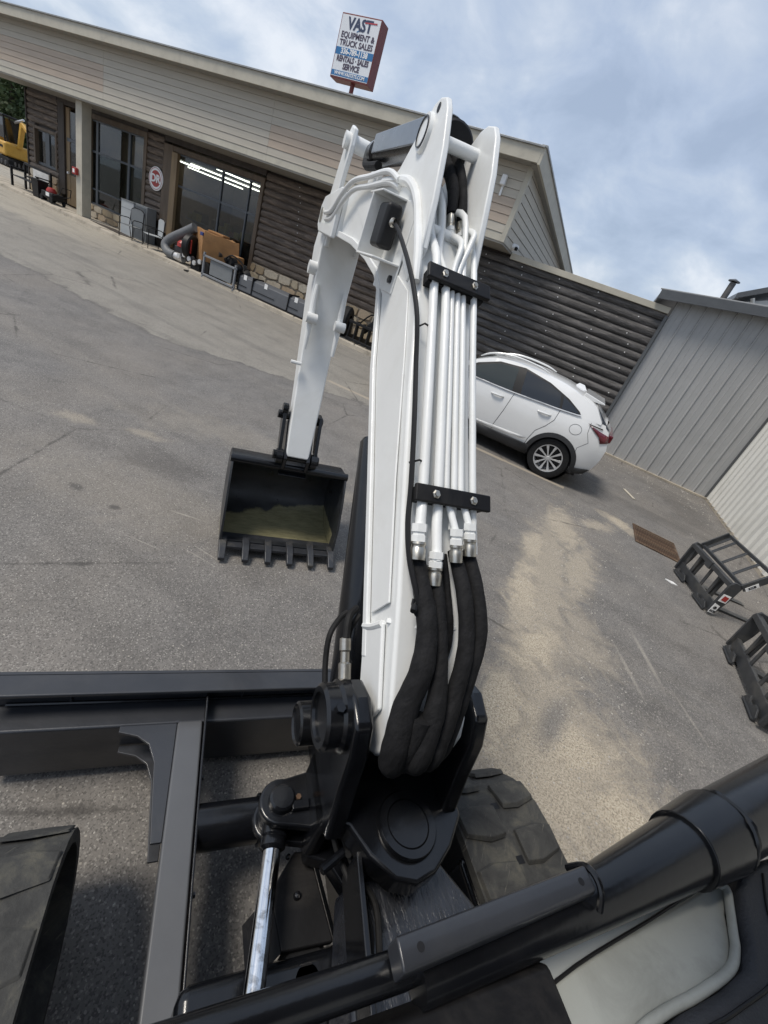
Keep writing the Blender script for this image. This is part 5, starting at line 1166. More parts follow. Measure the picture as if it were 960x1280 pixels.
side_panel('window_trim', [(-2.2, 1.098), (-1.2, 1.112), (-0.3, 1.162), (0.05, 1.193), (0.115, 1.208), (0.10, 1.222), (0.04, 1.208), (-0.3, 1.178), (-1.2, 1.128), (-2.2, 1.112)], alloy, 0.029)
# seams
def seam(pts, w_=0.008):
    b = MB()
    for (x0, z0), (x1, z1) in zip(pts, pts[1:]):
        n = max(1, int(math.hypot(x1 - x0, z1 - z0) / 0.07))
        for k in range(n):
            a = (x0 + (x1 - x0) * k / n, z0 + (z1 - z0) * k / n); c = (x0 + (x1 - x0) * (k + 1) / n, z0 + (z1 - z0) * (k + 1) / n)
            d = Vector((c[0] - a[0], c[1] - a[1])).normalized(); q = (-d.y * w_ / 2, d.x * w_ / 2)
            P = [(warp(p[0], p[1]), side_y(p[0], p[1], 0.0025), p[1]) for p in ((a[0] + q[0], a[1] + q[1]), (a[0] - q[0], a[1] - q[1]), (c[0] - q[0], c[1] - q[1]), (c[0] + q[0], c[1] + q[1]))]
            b.add(P, [(0, 1, 2, 3)])
    b.build('door_seam', trim_dark, car, smooth=False)
seam([(-1.06, 1.12), (-1.10, 0.8), (-1.16, 0.5), (-1.17, 0.30)]); seam([(-0.24, 1.17), (-0.25, 0.98), (-0.33, 0.84), (-0.45, 0.70), (-0.50, 0.52), (-0.52, 0.33)])
seam([(-2.12, 1.08), (-2.16, 0.6), (-2.10, 0.3)])
seam([(0.13 + 0.10 * math.cos(a), 0.98 + 0.085 * math.sin(a)) for a in [PI * k / 10 for k in range(21)]], 0.006)
seam([(0.30, 1.17), (0.33, 1.0), (0.42, 0.86), (0.30, 0.72), (0.33, 0.5)], 0.006)
side_panel('sill_ridge', [(-2.2, 0.40), (-0.52, 0.53), (-0.60, 0.48), (-2.2, 0.33)], car_paint, 0.022, thick=0.004)  # raised strip in body colour above the sill
for hx, hz in ((-1.32, 0.985), (-0.45, 1.02)):
    a = [Vector((hx + dx, side_y(hx + dx, hz, o_), hz + dx * 0.06)) for dx, o_ in ((-0.115, 0.0), (-0.08, 0.03), (0.0, 0.038), (0.08, 0.03), (0.115, 0.0))]
    MB().tube(a, [0.012, 0.017, 0.018, 0.017, 0.012], 10, smooth=3).build('door_handle', car_paint, car)
# cladding round the wheel arch and along the sill
def arch(c):
    b = MB(); rings = []
    for k in range(25):
        a = PI * (-0.06 + 1.12 * k / 24)
        o = (c + (AR + 0.062) * math.cos(a), 0.345 + (AR + 0.062) * math.sin(a)); i = (c + (AR - 0.015) * math.cos(a), 0.345 + (AR - 0.015) * math.sin(a))
        rings.append([(i[0], side_y(i[0], i[1], -0.12), i[1]), (i[0], side_y(i[0], i[1], 0.022), i[1]), (o[0], side_y(o[0], o[1], 0.020), o[1]), (o[0], side_y(o[0], o[1], -0.01), o[1])])
    b.loft(rings, closed=False, cap=False); b.build('arch_cladding', cladding, car, fix=True)
    b = MB(); b.lathe([(AR, 0), (AR, 0.30), (0, 0.31)], (c, CY0 + 0.06, 0.345), (0, 1, 0), 40); b.build('wheel_well', trim_dark, car)
arch(XR); arch(XF)
side_panel('sill_cladding', [(XF + AR, 0.20), (XF + AR, 0.36), (-0.42, 0.43), (-0.42, 0.24)], cladding, 0.018, thick=0.01)
side_panel('bumper_cladding', [(0.36, 0.27), (0.34, 0.37), (0.72, 0.44), (0.72, 0.33), (0.5, 0.26)], cladding, 0.012, thick=0.01)
side_panel('bumper_cladding', [(-3.85, 0.25), (-3.85, 0.4), (XF - AR, 0.4), (XF - AR, 0.25)], cladding, 0.012, thick=0.01)
# rear light, hatch edge, spoiler, fin, rails
side_panel('tail_light', [(0.29, 1.13), (0.52, 1.095), (0.745, 1.06), (0.745, 0.96), (0.60, 0.915), (0.56, 1.0)], tail_red, 0.014, thick=0.004)
side_panel('tail_light_edge', [(0.26, 1.15), (0.6, 1.145), (0.61, 1.125), (0.30, 1.135)], trim_dark, 0.019)
MB().box((0.66, CYC - .62, .95), (0.74, CYC + .62, 1.08)).build('rear_light_bar', tail_red, car, bevel=0.02)
b = MB(); b.add([(0.215, CYC - .60, 1.46), (0.215, CYC + .60, 1.46), (0.63, CYC + .70, 1.14), (0.63, CYC - .70, 1.14)], [(0, 1, 2, 3)]); b.add([(0.215, CYC - .60, 1.46), (0.63, CYC - .70, 1.14), (0.50, CYC - .70, 1.18), (.2, CYC - .62, 1.42)], [(0, 1, 2, 3)])
b.build('rear_glass', tint_glass, car, smooth=False)
sp2 = MB(); sp2.loft([[(-0.02, y_, 1.555), (0.34, y_, 1.50), (0.36, y_, 1.475), (0.10, y_, 1.455), (-0.02, y_, 1.50)] for y_ in (CYC - .60, CYC - .3, CYC + .3, CYC + .60)]); sp2.build('spoiler', car_paint, car, bevel=0.012, fix=True)
sf = MB(); sf.loft([[(-0.25, CYC - .10 + q * .2, 1.56 + 0.0), (-0.02, CYC - .1 + q * .2, 1.54), (-0.10, CYC, 1.615), (-0.20, CYC, 1.62)] for q in (0, 1)]); sf.build('antenna_fin', car_paint, car, fix=True)
for sg in (-1, 1):
    P = [(-1.95, 1.46), (-1.80, 1.56), (-1.55, 1.64), (-1.25, 1.668), (-0.9, 1.66), (-0.70, 1.625)]
    MB().tube([(x, CYC + sg * 0.60, z - 0.018) for x, z in P], [0.008, 0.018, 0.018, 0.018, 0.018, 0.008], 10, smooth=3).build('roof_rail', car_paint, car)
mr = MB(); mr.loft([[(-2.02 + dx, side_y(-2.0, 1.1) - y_, 1.10 + dz) for dx, dz in ((-.08, -.06), (.05, -.06), (.06, .05), (-.04, .08))] for y_ in (-0.02, 0.10, 0.20)]); mr.build('mirror', car_paint, car, bevel=0.03, seg=3, fix=True)
b = MB(); b.add([(-2.85, CYC - .72, 1.05), (-2.85, CYC + .72, 1.05), (-1.75, CYC + .60, 1.555), (-1.75, CYC - .60, 1.555)], [(0, 1, 2, 3)]); b.build('windscreen', clear_glass, car, smooth=False)
MB().box((-3.92, CYC - .55, .45), (-3.84, CYC + .55, .8)).build('grille', trim_dark, car, bevel=0.03)
# plate and tow edge
MB().box((0.735, CYC - .17, .80), (0.75, CYC + .17, .92)).build('number_plate', white_m, car, bevel=0.004)
# wheels
def wheel(c, y, d):
    w_ = MB().lathe([(0.235, -0.10), (0.30, -0.11), (0.345, -0.10), (WR, -0.07), (WR, 0.07), (0.345, 0.10), (0.30, 0.11), (0.24, 0.10)], (c, y, WR - 0.012), (0, d, 0), 44).build('wheel', rubber, car)
    MB().lathe([(0.245, 0.102), (0.232, 0.100), (0.222, 0.06), (0.215, -0.09), (0.0, -0.09)], (c, y, WR - 0.012), (0, d, 0), 40).build('rim', alloy, w_)
    MB().lathe([(0.0, -0.02), (0.19, -0.02)], (c, y, WR - 0.012), (0, d, 0), 30).build('brake_disc', bolt_dark, w_)
    s2 = MB()
    for k in range(10):
        a = 2 * PI * k / 10 + 0.15
        u = Vector((math.cos(a), 0, math.sin(a))); v_ = Vector((-math.sin(a), 0, math.cos(a))); cc = Vector((c, y, WR - 0.012)); n = Vector((0, d, 0))
        P = []
        for r_, ww, h in ((0.03, 0.012, .085), (0.12, 0.013, .088), (0.228, 0.024, 0.098)):
            P.append([cc + u * r_ - v_ * ww + n * h, cc + u * r_ + v_ * ww + n * h, cc + u * r_ + v_ * ww * .8 + n * (h - .025), cc + u * r_ - v_ * ww * .8 + n * (h - .025)])
        MB().loft(P).build('spoke', alloy, w_, fix=True, bevel=0.002)
    MB().lathe([(0, .105), (.03, .103), (.035, .095), (.035, .07)], (c, y, WR - .012), (0, d, 0), 20).build('hub_cap', alloy, w_)
for c in (XR, XF):
    wheel(c, CY0 + 0.13, -1); wheel(c, CY1 - 0.13, 1)
# paper sticker in the front window glass
side_panel('window_sticker', [(-1.78, 1.20), (-1.70, 1.36), (-1.30, 1.37), (-1.27, 1.20)], mat('sticker', (0.42, 0.42, 0.22), 0.7), -0.03)
# ------------------------------------------------------------------ drain grate
dg_ = thing('drain_grate', 'rusty rectangular drain grate let into the asphalt beside the pallet forks', 'drain', (2.0, 7.3, 0))
fr = MB(); X0, X1, Y0, Y1 = 1.68, 2.36, 6.95, 7.78
for lo, hi in (((X0, Y0, 0.004), (X1, Y0 + .035, 0.016)), ((X0, Y1 - .035, 0.004), (X1, Y1, 0.016)), ((X0, Y0 + .035, 0.004), (X0 + .035, Y1 - .035, 0.016)), ((X1 - .035, Y0 + .035, 0.004), (X1, Y1 - .035, 0.016))):
    MB().box(lo, hi).build('frame', rust_iron, dg_, bevel=0.003)
MB().box((X0 + .03, Y0 + .03, 0.002), (X1 - .03, Y1 - .03, 0.005)).build('pit', trim_dark, dg_, smooth=False)
first = None
for k in range(22):
    x = X0 + 0.05 + k * (X1 - X0 - 0.1) / 21
    if first is None: first = MB().box((x - .009, Y0 + .035, 0.0055), (x + .009, Y1 - .035, 0.014)).build('bar', rust_iron, dg_, smooth=False); x_first = x
    else:
        o = first.copy(); COL.objects.link(o); o.location.x += x - x_first
for yy in (7.2, 7.5): MB().box((X0 + .035, yy - .008, 0.006), (X1 - .035, yy + .008, 0.0115)).build('cross_bar', rust_iron, dg_, smooth=False)
# ------------------------------------------------------------------ pallet fork frames
def fork_frame(loc, ang, label, decals, W=1.18, forks=True, sc_=(1, 1)):
    t = thing('pallet_fork_frame', label, 'fork frame', loc, 'black loader pallet fork frames', rotz=ang, off=(0, 0, 0))
    # local: x = forks direction (away from the lot), y along the frame, z up
    def P(name, mb, m=None, bevel=0.006): return mb.build(name, m or fork_black, t, bevel=bevel)
    P('bottom_rail', MB().box((-0.02, 0, 0.05), (0.03, W, 0.20)))
    b = MB()
    for y0 in (0.06, W - 0.36):
        b = MB(); b.prism([(y0, 0.02), (y0 + .30, 0.02), (y0 + .30, .05), (y0 + .24, .12), (y0 + .21, .08), (y0 + .15, .08), (y0 + .12, .12), (y0 + .06, .12), (y0, .06)], 0, -0.075, -0.055); b.bar((-0.065, y0, .03), (-0.065, y0 + .3, .03), .06, .012)
        P('coupler_lip', b, bevel=0.003)
    P('top_rail', MB().bar((-0.03, 0.02, 0.55), (-0.03, W - 0.02, 0.55), 0.08, 0.07))
    for y0 in (0.0, W - 0.03): P('end_plate', MB().prism([(-0.06, 0.05), (0.05, 0.04), (0.10, 0.30), (0.12, 0.60), (-0.02, 0.62), (-0.07, 0.55)], 1, y0, y0 + 0.03))
    for y0 in (0.26, 0.44, 0.74, 0.92): P('upright', MB().bar((0.0, y0, 0.19), (-0.02, y0, 0.53), 0.05, 0.02, (1, 0, 0)))
    P('rear_rail', MB().bar((0.10, 0.03, 0.60), (0.10, W - .03, 0.60), 0.05, 0.05))
    P('latch', MB().box((-0.09, W * .5 - .06, 0.48), (-0.05, W * .5 + .06, 0.60)))
    # guard behind
    for y0 in (0.05, 0.30, 0.56, 0.83, W - 0.05): P('guard_bar', MB().bar((0.12, y0, 0.58), (0.36, y0, 0.90), 0.045, 0.018, (0, 0, 1)))
    P('guard_rail', MB().bar((0.37, 0.0, 0.91), (0.37, W, 0.91), 0.05, 0.05))
    for y0 in (0.0, W): P('guard_side', MB().bar((0.10, y0, 0.58), (0.36, y0, 0.92), 0.02, 0.12, (1, 0, 1)))
    if forks:
        for y0 in (0.22, W - 0.30):
            P('fork', MB().prism([(0.03, 0.55), (0.03, 0.01), (1.12, 0.012), (1.12, 0.02), (0.10, 0.05), (0.07, 0.08), (0.07, 0.55)], 1, y0, y0 + 0.09))
    if decals:
        wd = MB().box((-0.064, 0.035, 0.10), (-0.0615, 0.16, 0.30)); 
        pl = MB().prism([(-0.055, 0.05), (0.035, 0.05), (0.035, 0.20), (-0.055, 0.22)], 1, -0.008, -0.002).build('decal', white_m, t, smooth=False)
        text_part('lettering', 'KCB', (-0.01, -0.011, 0.085), (1, 0, 0), (0, 0, 1), 0.045, trim_dark, pl, 0.002, bold=0.002)
        MB().lathe([(0.017, 0.0), (0.017, 0.002), (0.026, 0.002), (0.026, 0)], (-0.01, -0.0085, 0.150), (0, -1, 0), 20).build('emblem', trim_dark, pl)
        text_part('lettering', 'S', (-0.01, -0.011, 0.150), (1, 0, 0), (0, 0, 1), 0.035, trim_dark, pl, 0.002, bold=0.003)
        p2 = MB().prism([(-0.05, 0.27), (0.07, 0.27), (0.07, 0.40), (-0.05, 0.40)], 1, -0.008, -0.002).build('decal', white_m, t, smooth=False)
        MB().prism([(-0.03, 0.30), (0.05, 0.29), (0.055, 0.37), (-0.02, 0.38)], 1, -0.0105, -0.0085).build('warning_patch', red_plastic, p2, smooth=False)
        p3 = MB().prism([(0.12, 0.60), (0.17, 0.56), (0.27, 0.70), (0.22, 0.745)], 1, -0.014, -0.0105).build('decal', white_m, t, smooth=False)
        text_part('lettering', 'KCB', (0.195, -0.017, 0.652), (0.58, 0, 0.81), (-0.81, 0, 0.58), 0.05, trim_dark, p3, 0.002, bold=0.002)
    t.scale = (sc_[0], 1, sc_[1])
    return t
fork_black = mat('fork_frame_grey', (0.035, 0.037, 0.04), 0.42, var=0.2, dirt=(0.1, 0.095, 0.085), dirt_amt=0.5)
fork_frame((2.48, 5.62, 0), rad(15), 'black pallet fork frame with white and red stickers near the drain grate', True, W=1.0, sc_=(0.75, 0.8))
fork_frame((2.53, 3.78, 0), rad(-1), 'black pallet fork frame without stickers cut off by the right edge', False, W=1.22, sc_=(0.8, 0.85))

# ------------------------------------------------------------------ loose stones and grit on the lot
rg = random.Random(11); pb = MB()
def grit(x, y, r):
    a = rg.uniform(0, 6.28); h = r * rg.uniform(0.4, 0.8); ex_ = rg.uniform(0.6, 1.0)
    P = [(x + r * math.cos(a + k * 1.2566) * rg.uniform(.8, 1.1), y + r * ex_ * math.sin(a + k * 1.2566), 0.0005) for k in range(5)]
    pb.add(P + [(p[0] * .5 + x * .5, p[1] * .5 + y * .5, h) for p in P], [(5, 6, 7, 8, 9)] + [(k, (k + 1) % 5, (k + 1) % 5 + 5, k + 5) for k in range(5)])
for _ in range(1500):
    x, y = rg.gauss(0.85, 0.45), rg.uniform(1.2, 7.5); grit(x, y, rg.uniform(0.003, 0.009))
for _ in range(1300): grit(rg.uniform(-3.5, 1.2), rg.uniform(0.1, 3.0), rg.uniform(0.002, 0.006))
for _ in range(260): grit(rg.uniform(0.8, 3.7), 12.85 - abs(rg.gauss(0, 1.2)), rg.uniform(0.006, 0.015))
for _ in range(160): grit(3.7 - abs(rg.gauss(0, .35)), rg.uniform(4, 12.8), rg.uniform(0.006, 0.014))
pb.build('loose_grit', mat('grit', (0.36, 0.34, 0.31), 0.9, var=0.5, scale=8), None, smooth=False, kind='stuff')
t = tag(MB().prism([(2.02, 6.05), (2.10, 6.0), (2.17, 6.02), (2.12, 6.07)], 2, 0.001, 0.012).build('paper_scrap', white_m, None, smooth=False), 'small pale paper scrap on the asphalt between the drain grate and the fork frame', 'litter')
t = tag(MB().bar((1.62, 9.9, 0.012), (1.80, 9.45, 0.012), 0.05, 0.012).build('wood_stick', mat('pale_stick', (0.5, 0.46, 0.38), 0.8), None, smooth=False), 'pale thin stick lying on the asphalt near the grey shed', 'stick')
# ------------------------------------------------------------------ things standing along the walkway
Z0 = 0.131
# bench
t = thing('park_bench', 'black bench with a pale slatted back near the far end of the walkway', 'bench', (-22.9, 12.25, Z0))
for x in (-23.85, -22.15):
    MB().box((x, 11.98, Z0), (x + .07, 12.05, .78)).build('leg', trim_dark, t, bevel=0.006); MB().box((x, 12.46, Z0), (x + .07, 12.53, 1.02)).build('leg', trim_dark, t, bevel=0.006)
    MB().box((x - .01, 11.95, .76), (x + .08, 12.5, .80)).build('arm_rest', trim_dark, t, bevel=0.006)
for k in range(5): MB().box((-23.82, 11.98 + k * .095, .50), (-22.1, 12.06 + k * .095, .525)).build('seat_slat', trim_dark, t, bevel=0.004)
MB().box((-23.82, 12.47, 0.98), (-22.1, 12.52, 1.06)).build('top_rail', trim_dark, t, bevel=0.006); MB().box((-23.82, 12.47, 0.58), (-22.1, 12.52, 0.63)).build('back_rail', trim_dark, t)
pale = mat('pale_slat', (0.7, 0.69, 0.66), 0.6)
for k in range(15): MB().box((-23.2 + k * .068, 12.455, .63), (-23.153 + k * .068, 12.468, .98)).build('back_slat', pale, t, smooth=False)
# wheeled spreader / mower
t = thing('push_mower', 'black push mower with a red cover beside the bench', 'mower', (-21.2, 12.0, Z0))
MB().box((-21.55, 11.8, .25), (-20.85, 12.25, .48)).build('deck', trim_dark, t, bevel=0.05, seg=3)
MB().lathe([(0, .16), (.12, .14), (.17, .05), (.17, 0)], (-21.25, 12.02, .48), (0, 0, 1), 18).build('engine_cover', red_plastic, t)
MB().box((-21.2, 11.78, .34), (-21.0, 11.80, .46)).build('label_plate', white_m, t, smooth=False)
for x in (-21.5, -20.9):
    for y in (11.8, 12.25): MB().lathe([(0, -.025), (.09, -.025), (.1, 0), (.09, .025), (0, .025)], (x, y, Z0 + .1), (0, 1, 0), 16).build('wheel', rubber, t)
MB().tube([(-20.95, 11.85, .4), (-20.45, 11.85, .55), (-20.35, 11.88, .8), (-20.35, 12.2, .8), (-20.45, 12.22, .55), (-20.95, 12.22, .4)], .016, 8).build('handle', trim_dark, t)
t = thing('black_bin', 'small black tub standing between the bench and the mower', 'tub', (-21.9, 12.0, Z0))
b = MB(); b.loft([[(-22.05, 11.8, Z0), (-21.7, 11.8, Z0), (-21.7, 12.1, Z0), (-22.05, 12.1, Z0)], [(-22.1, 11.76, .72), (-21.64, 11.76, .72), (-21.64, 12.14, .72), (-22.1, 12.14, .72)]]); b.build('tub', trim_dark, t, bevel=0.01); MB().box((-22.12, 11.74, .70), (-21.62, 12.16, .74)).build('rim', trim_dark, t, bevel=0.008)
t = thing('rubber_mat', 'dark mat lying on the walkway in front of the shop door', 'mat', (-18, 12, Z0))
b = MB(); b.prism([(-19.0, 12.04), (-17.1, 11.9), (-16.7, 12.25), (-18.2, 12.5)], 2, 0.1345, 0.145); b.build('mat', brown_dark, t)
# tall cabinet
t = thing('grey_cabinet', 'tall pale grey cabinet beside the shop door under the round sign', 'cabinet', (-17.4, 12.7, Z0))
MB().box((-17.85, 12.45, Z0), (-17.18, 12.88, 1.22)).build('body', light_cab, t, bevel=0.01)
MB().box((-17.84, 12.443, 0.98), (-17.19, 12.449, 0.995)).build('seam', grey_plastic, t, smooth=False)
MB().box((-17.86, 12.43, 1.22), (-17.17, 12.89, 1.25)).build('lid', grey_plastic, t, bevel=0.006)
t = thing('dark_locker', 'dark grey panel cabinet just right of the pale cabinet', 'cabinet', (-16.8, 12.7, Z0))
MB().box((-17.15, 12.5, Z0), (-16.52, 12.88, 1.28)).build('body', grey_plastic, t, bevel=0.01); MB().box((-17.1, 12.49, Z0 + .05), (-16.57, 12.499, 1.22)).build('door', mullion, t, bevel=0.003)
# chairs
def chair(label, x, y, rz, mesh_m):
    t = thing('patio_chair', label, 'chair', (x, y, Z0), 'patio chairs by the cabinets', rotz=rz, off=(0, 0, 0))
    def P(n, mb, m=trim_dark): return mb.build(n, m, t)
    for sx in (-.27, .27):
        P('leg', MB().tube([(sx, -.25, 0), (sx, -.25, .60), (sx, -.20, .64), (sx, .15, .64), (sx, .24, .60)], .014, 8)); P('leg', MB().tube([(sx, .30, 0), (sx, .20, .42), (sx, .27, .92)], .014, 8))
    P('top_bar', MB().tube([(-.27, .27, .92), (-.15, .275, 1.0), (.15, .275, 1.0), (.27, .27, .92)], .014, 8, smooth=3))
    P('seat', MB().box((-.25, -.24, .41), (.25, .22, .43)), mesh_m); P('backrest', MB().prism([(-.25, .45), (.25, .45), (.25, .92), (.13, .985), (-.13, .985), (-.25, .92)], 1, .235, .25), mesh_m)
    return t
chair('black framed patio chair standing left, nearer the dark cabinet', -16.55, 11.95, rad(12), grey_plastic)
chair('patio chair with a pale back standing right, beside the grey chute', -15.55, 12.05, rad(-18), light_cab)
# leaf vacuum: engine, chute, wheel
t = thing('leaf_vacuum', 'red engined leaf vacuum with a fat grey hose and black impeller housing', 'machine', (-14.0, 11.75, 0.0))
MB().tube([(-13.55, 12.0, 1.32), (-13.95, 11.95, 1.05), (-14.42, 11.85, .72), (-14.55, 11.75, .48), (-14.35, 11.7, .30), (-14.0, 11.7, .28)], .14, 16, smooth=6).build('hose', mat('grey_hose', (0.13, 0.135, 0.14), 0.55, bump=0.4, bscale=25), t)
MB().tube([(-14.0, 11.72, .28), (-13.6, 11.72, .30)], .12, 16).build('pipe', alloy, t)
MB().lathe([(0, -.12), (.34, -.12), (.38, -.08), (.38, .08), (.34, .12), (0, .12)], (-13.42, 11.8, .72), (1, .25, 0), 28).build('impeller_housing', trim_dark, t)
MB().box((-14.12, 11.75, .42), (-13.68, 12.15, .60)).build('engine_block', bolt_dark, t, bevel=0.03)
MB().lathe([(0, .20), (.12, .19), (.19, .12), (.20, 0)], (-13.9, 11.92, .60), (0, 0, 1), 20).build('engine_cover', red_plastic, t)
MB().box((-13.35, 11.62, .55), (-13.22, 11.66, .95)).build('guard', red_plastic, t, bevel=0.01)
for k in range(9):
    MB().lathe([(0, -.03), (.07, -.03), (.08, 0), (.07, .03), (0, .03)], (-13.7 + k * .12, 11.6 + .04 * (k % 2), .34 + .05 * ((k * 7) % 3)), (0, 1, .2 * (k % 2)), 12).build('fitting', bolt_dark if k % 2 else alloy, t)
for a in ((-14.0, 11.5), (-13.2, 11.42)): MB().bar((a[0], a[1], .03), (a[0] + .5, a[1] + .25, .10), .05, .04).build('foot_bar', trim_dark, t)
MB().lathe([(0, -.05), (.2, -.05), (.22, 0), (.2, .05), (0, .05)], (-13.0, 11.7, .24), (0, 1, 0), 20).build('wheel', rubber, t)
# canvas hopper, corner towards the lot
t = thing('canvas_hopper', 'boxy tan canvas debris bag on a small trailer frame', 'hopper', (-12.7, 12.2, 0.0))
n = 9; rings = []
for k in range(7):
    z = .50 + .85 * k / 6; bul = 0.05 * math.sin(PI * k / 6); ring = []
    c = [(-13.85 - bul, 12.25), (-12.75, 11.68 - bul), (-11.88 + bul, 12.3), (-13.0, 12.85 + bul)]
    for i in range(4):
        a, e_ = c[i], c[(i + 1) % 4]
        for q in range(6):
            f = q / 6; sag = 0.035 * math.sin(PI * f) * math.sin(PI * k / 6 + i); ring.append((a[0] + (e_[0] - a[0]) * f, a[1] + (e_[1] - a[1]) * f + sag, z + (0.02 * math.sin(q * 2.1 + i) if k == 6 else 0) - (0.08 * (q / 6) if k == 0 and i == 0 else 0)))
    rings.append(ring)
MB().loft(rings).build('bag', canvas, t, ang=50, fix=True)
MB().box((-13.2, 12.2, 1.345), (-12.5, 12.5, 1.41)).build('flap', canvas, t, bevel=0.02); MB().box((-13.92, 12.08, 1.02), (-13.68, 12.2, 1.26)).build('pocket', canvas, t, bevel=0.02)
MB().tube([(-12.3, 12.05, .85), (-12.34, 11.95, .85)], .07, 14).build('port', brown_dark, t)
MB().box((-12.9, 11.63, 1.2), (-12.78, 11.68, 1.3)).build('clip', mat('blue_clip', (0.03, 0.05, 0.2), 0.5), t, bevel=0.01)
MB().box((-11.85, 12.0, .75), (-11.55, 12.3, 1.0)).build('side_pouch', canvas, t, bevel=0.04)
for y in (11.95, 12.55): MB().bar((-13.6, y, .42), (-11.4, y, .42), .06, .08).build('frame_rail', trim_dark, t)
for x in (-12.7, -12.1): MB().lathe([(0, -.06), (.22, -.06), (.25, 0), (.22, .06), (0, .06)], (x, 11.8, .27), (0, 1, 0), 22).build('wheel', rubber, t)
# frame with grey panel and black clutter
t = thing('auger_frame', 'black steel loader attachment frame with a dark grey panel below the canvas bag', 'attachment', (-11.7, 11.7, 0.0))
MB().box((-12.2, 11.52, .22), (-11.25, 11.58, .66)).build('panel', grey_plastic, t, bevel=0.01)
for z in (.16, .70): MB().bar((-12.5, 11.5, z), (-11.05, 11.5, z), .06, .06).build('rail', grey_paint, t, bevel=0.008)
for x in (-12.45, -11.1): MB().bar((x, 11.5, .05), (x, 11.5, .80), .06, .06, (0, 1, 0)).build('upright', grey_paint, t, bevel=0.008)
for k, (x, y, z, r) in enumerate(((-11.6, 11.85, .78, .16), (-11.3, 11.8, .7, .14), (-11.0, 11.9, .55, .2), (-11.85, 11.9, .8, .1))):
    MB().lathe([(0, -.1), (r, -.1), (r * 1.05, 0), (r, .1), (0, .1)], (x, y, z), (0.5, 1, 0.2 * k), 16).build('motor', trim_dark, t)
MB().tube([(-11.9, 11.8, .8), (-11.5, 11.7, 1.0), (-11.1, 11.8, .85), (-10.95, 11.7, .5)], .025, 8, smooth=4).build('hose', rubber, t)
# grey mower decks / attachments
slate = mat('slate_paint', (0.10, 0.105, 0.115), 0.4, var=0.08)
def deck(label, x0, x1, tag_pos):
    t = thing('grey_attachment', label, 'attachment', ((x0 + x1) / 2, 11.8, Z0), 'grey steel loader attachments in a row')
    b = MB(); b.prism([(11.58, Z0), (12.05, Z0), (12.05, .62), (11.72, .62), (11.60, .56)], 0, x0, x1); b.build('housing', slate, t, bevel=0.012)
    MB().box((x0 + .03, 11.572, .30), (x0 + (x1 - x0) * .65, 11.579, .32)).build('slot', trim_dark, t, smooth=False)
    MB().box((x0 - .015, 11.56, Z0), (x0 + .015, 12.06, .66)).build('end_plate', trim_dark, t, bevel=0.004)
    MB().box((x0, 11.55, Z0 + .002), (x1, 11.579, .18)).build('skid', trim_dark, t)
    if tag_pos: MB().box((tag_pos - .06, 11.59, .50), (tag_pos + .06, 11.595, .64)).build('tag', white_m, t, smooth=False)
deck('short slate grey attachment nearest the black frame', -11.0, -10.45, -10.75)
deck('longest slate grey attachment with a white tag, in front of the stone base', -10.42, -9.0, -9.9)
deck('short slate grey attachment with two white tags beside the black grapple', -8.97, -8.35, -8.7)
def grapple(label, x0, x1, nt_):
    t = thing('black_grapple', label, 'attachment', ((x0 + x1) / 2, 11.8, Z0), 'black open frame loader attachments')
    for z in (.20, .66): MB().bar((x0, 11.6, z), (x1, 11.6, z), .06, .07).build('rail', trim_dark, t, bevel=0.006)
    for k in range(nt_):
        x = x0 + .05 + (x1 - x0 - .1) * k / (nt_ - 1); MB().prism([(11.58, .15), (11.70, .15), (12.1, .2), (12.1, .3), (11.75, .3), (11.70, .72), (11.58, .72)], 0, x - .02, x + .02).build('tine', trim_dark, t, bevel=0.004)
    MB().tube([((x0 + x1) / 2 - .3, 11.85, .5), ((x0 + x1) / 2 + .1, 11.85, .98)], .08, 12).build('cylinder', trim_dark, t)
    MB().prism([(11.75, .6), (12.0, .6), (11.95, .95), (11.8, 1.0)], 0, (x0 + x1) / 2 - .1, (x0 + x1) / 2 + .12).build('bracket', trim_dark, t, bevel=0.02)
    MB().tube([(x0 + .2, 11.75, .6), ((x0 + x1) / 2, 11.65, 1.05), (x1 - .2, 11.8, .6)], .022, 8, smooth=5).build('hose', rubber, t)
grapple('black tined grapple left of the white stick', -8.3, -7.35, 6)
grapple('black tined grapple right of the white stick beside the tyre', -6.75, -5.35, 7)
t = thing('loose_wheel', 'black tyre standing behind the white stick next to a grapple', 'tyre', (-7.0, 11.8, Z0))
MB().lathe([(.2, -.12), (.36, -.13), (.42, -.08), (.42, .08), (.36, .13), (.2, .12)], (-7.02, 11.85, .56), (1, .3, 0), 28).build('tyre', rubber, t); MB().lathe([(0, -.05), (.2, -.06), (.21, .06), (0, .05)], (-7.02, 11.85, .56), (1, .3, 0), 20).build('hub', trim_dark, t)
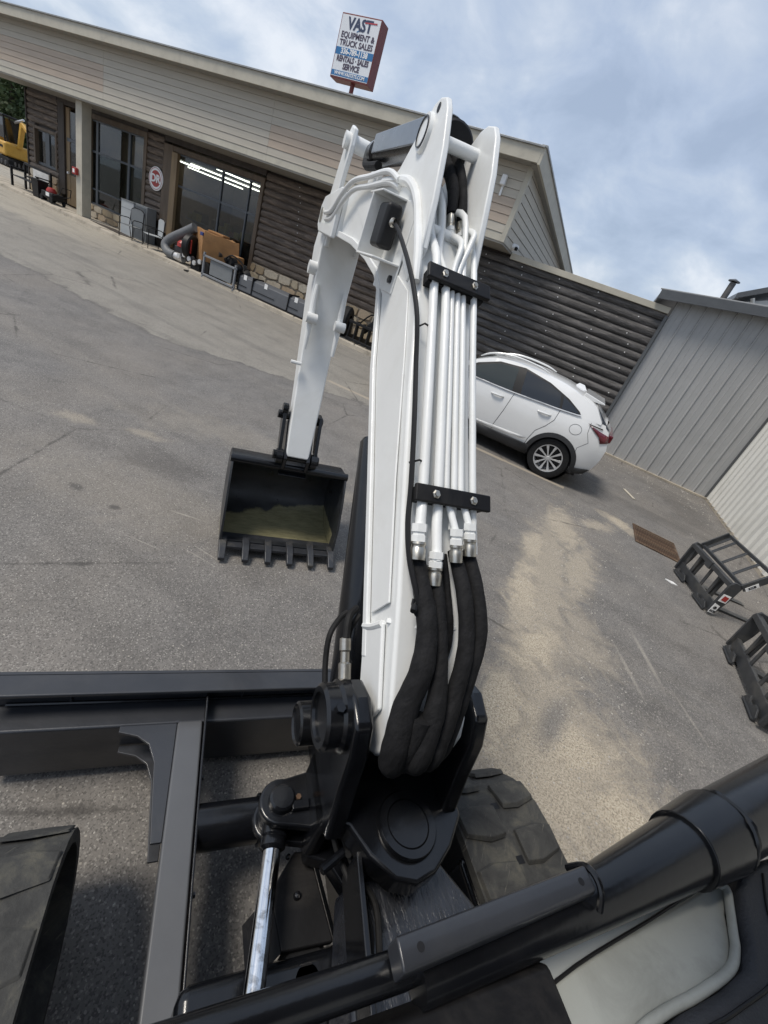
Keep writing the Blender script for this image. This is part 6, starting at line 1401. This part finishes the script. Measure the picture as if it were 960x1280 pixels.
# ------------------------------------------------------------------ yellow excavator at the far left
yx = thing('yellow_mini_excavator', 'yellow and black mini excavator parked beyond the far end of the shop', 'excavator', (-36.8, 18.6, 0))
X, Y = -36.8, 18.6
MB().box((X - 1.0, Y - .75, .55), (X + .9, Y + .75, 1.25)).build('body', yellow_paint, yx, bevel=0.12, seg=4)
MB().box((X - 1.0, Y - .76, 1.2), (X - .5, Y + .76, 1.5)).build('hood', yellow_paint, yx, bevel=0.1, seg=3)
for k in range(3): MB().box((X - .55, Y - .765, .72 + k * .14), (X - .1, Y - .755, .79 + k * .14)).build('vent_slot', trim_dark, yx, smooth=False)
for x in (X - .45, X + .55):
    for y in (Y - .6, Y + .2): MB().box((x, y, 1.2), (x + .07, y + .07, 2.5)).build('cab_post', trim_dark, yx, bevel=0.01)
MB().box((X - .5, Y - .66, 2.45), (X + .68, Y + .34, 2.56)).build('cab_roof', trim_dark, yx, bevel=0.04)
MB().box((X - .40, Y - .57, 1.4), (X + .56, Y - .56, 2.4)).build('cab_glass', tint_glass, yx, smooth=False)
MB().box((X + .57, Y - .5, 1.3), (X + .6, Y + .2, 2.4)).build('cab_glass', tint_glass, yx, smooth=False)
bb = MB(); bb.prism([(X + .85, 1.1), (X + 1.0, 1.1), (X + 1.45, 2.25), (X + 2.5, 1.72), (X + 2.55, 1.85), (X + 1.45, 2.48), (X + 1.28, 2.42)], 1, Y - .12, Y + .12); bb.build('boom', yellow_paint, yx, bevel=0.03)
MB().prism([(X + 2.35, 1.9), (X + 2.6, 1.95), (X + 2.75, .8), (X + 2.6, .7)], 1, Y - .09, Y + .09).build('stick', yellow_paint, yx, bevel=0.02)
MB().tube([(X + .6, Y, 2.35), (X + 1.5, Y, 2.62)], .06, 10).build('boom_cylinder', alloy, yx)
MB().prism([(X + 2.45, .75), (X + 2.9, .8), (X + 3.0, .35), (X + 2.6, .1), (X + 2.3, .25)], 1, Y - .3, Y + .3).build('bucket', trim_dark, yx, bevel=0.02)
for y in (Y - .72, Y + .42):
    tk = MB(); tk.prism([(X - 1.1, .1), (X - .9, .0), (X + .9, 0), (X + 1.1, .1), (X + 1.1, .4), (X + .9, .5), (X - .9, .5), (X - 1.1, .4)], 1, y, y + .3); tk_ = tk.build('rubber_track', rubber, yx, bevel=0.04)
    for k in range(5): MB().lathe([(0, .02), (.12, .02), (.13, 0)], (X - .8 + .4 * k, y, .2), (0, -1, 0), 14).build('roller', bolt_dark, tk_)
MB().lathe([(0, 0), (.45, 0), (.45, .1), (0, .1)], (X, Y, .48), (0, 0, 1), 20).build('turntable', trim_dark, yx)
MB().box((X + .1, Y - .765, .92), (X + .7, Y - .757, 1.04)).build('decal', trim_dark, yx, smooth=False)
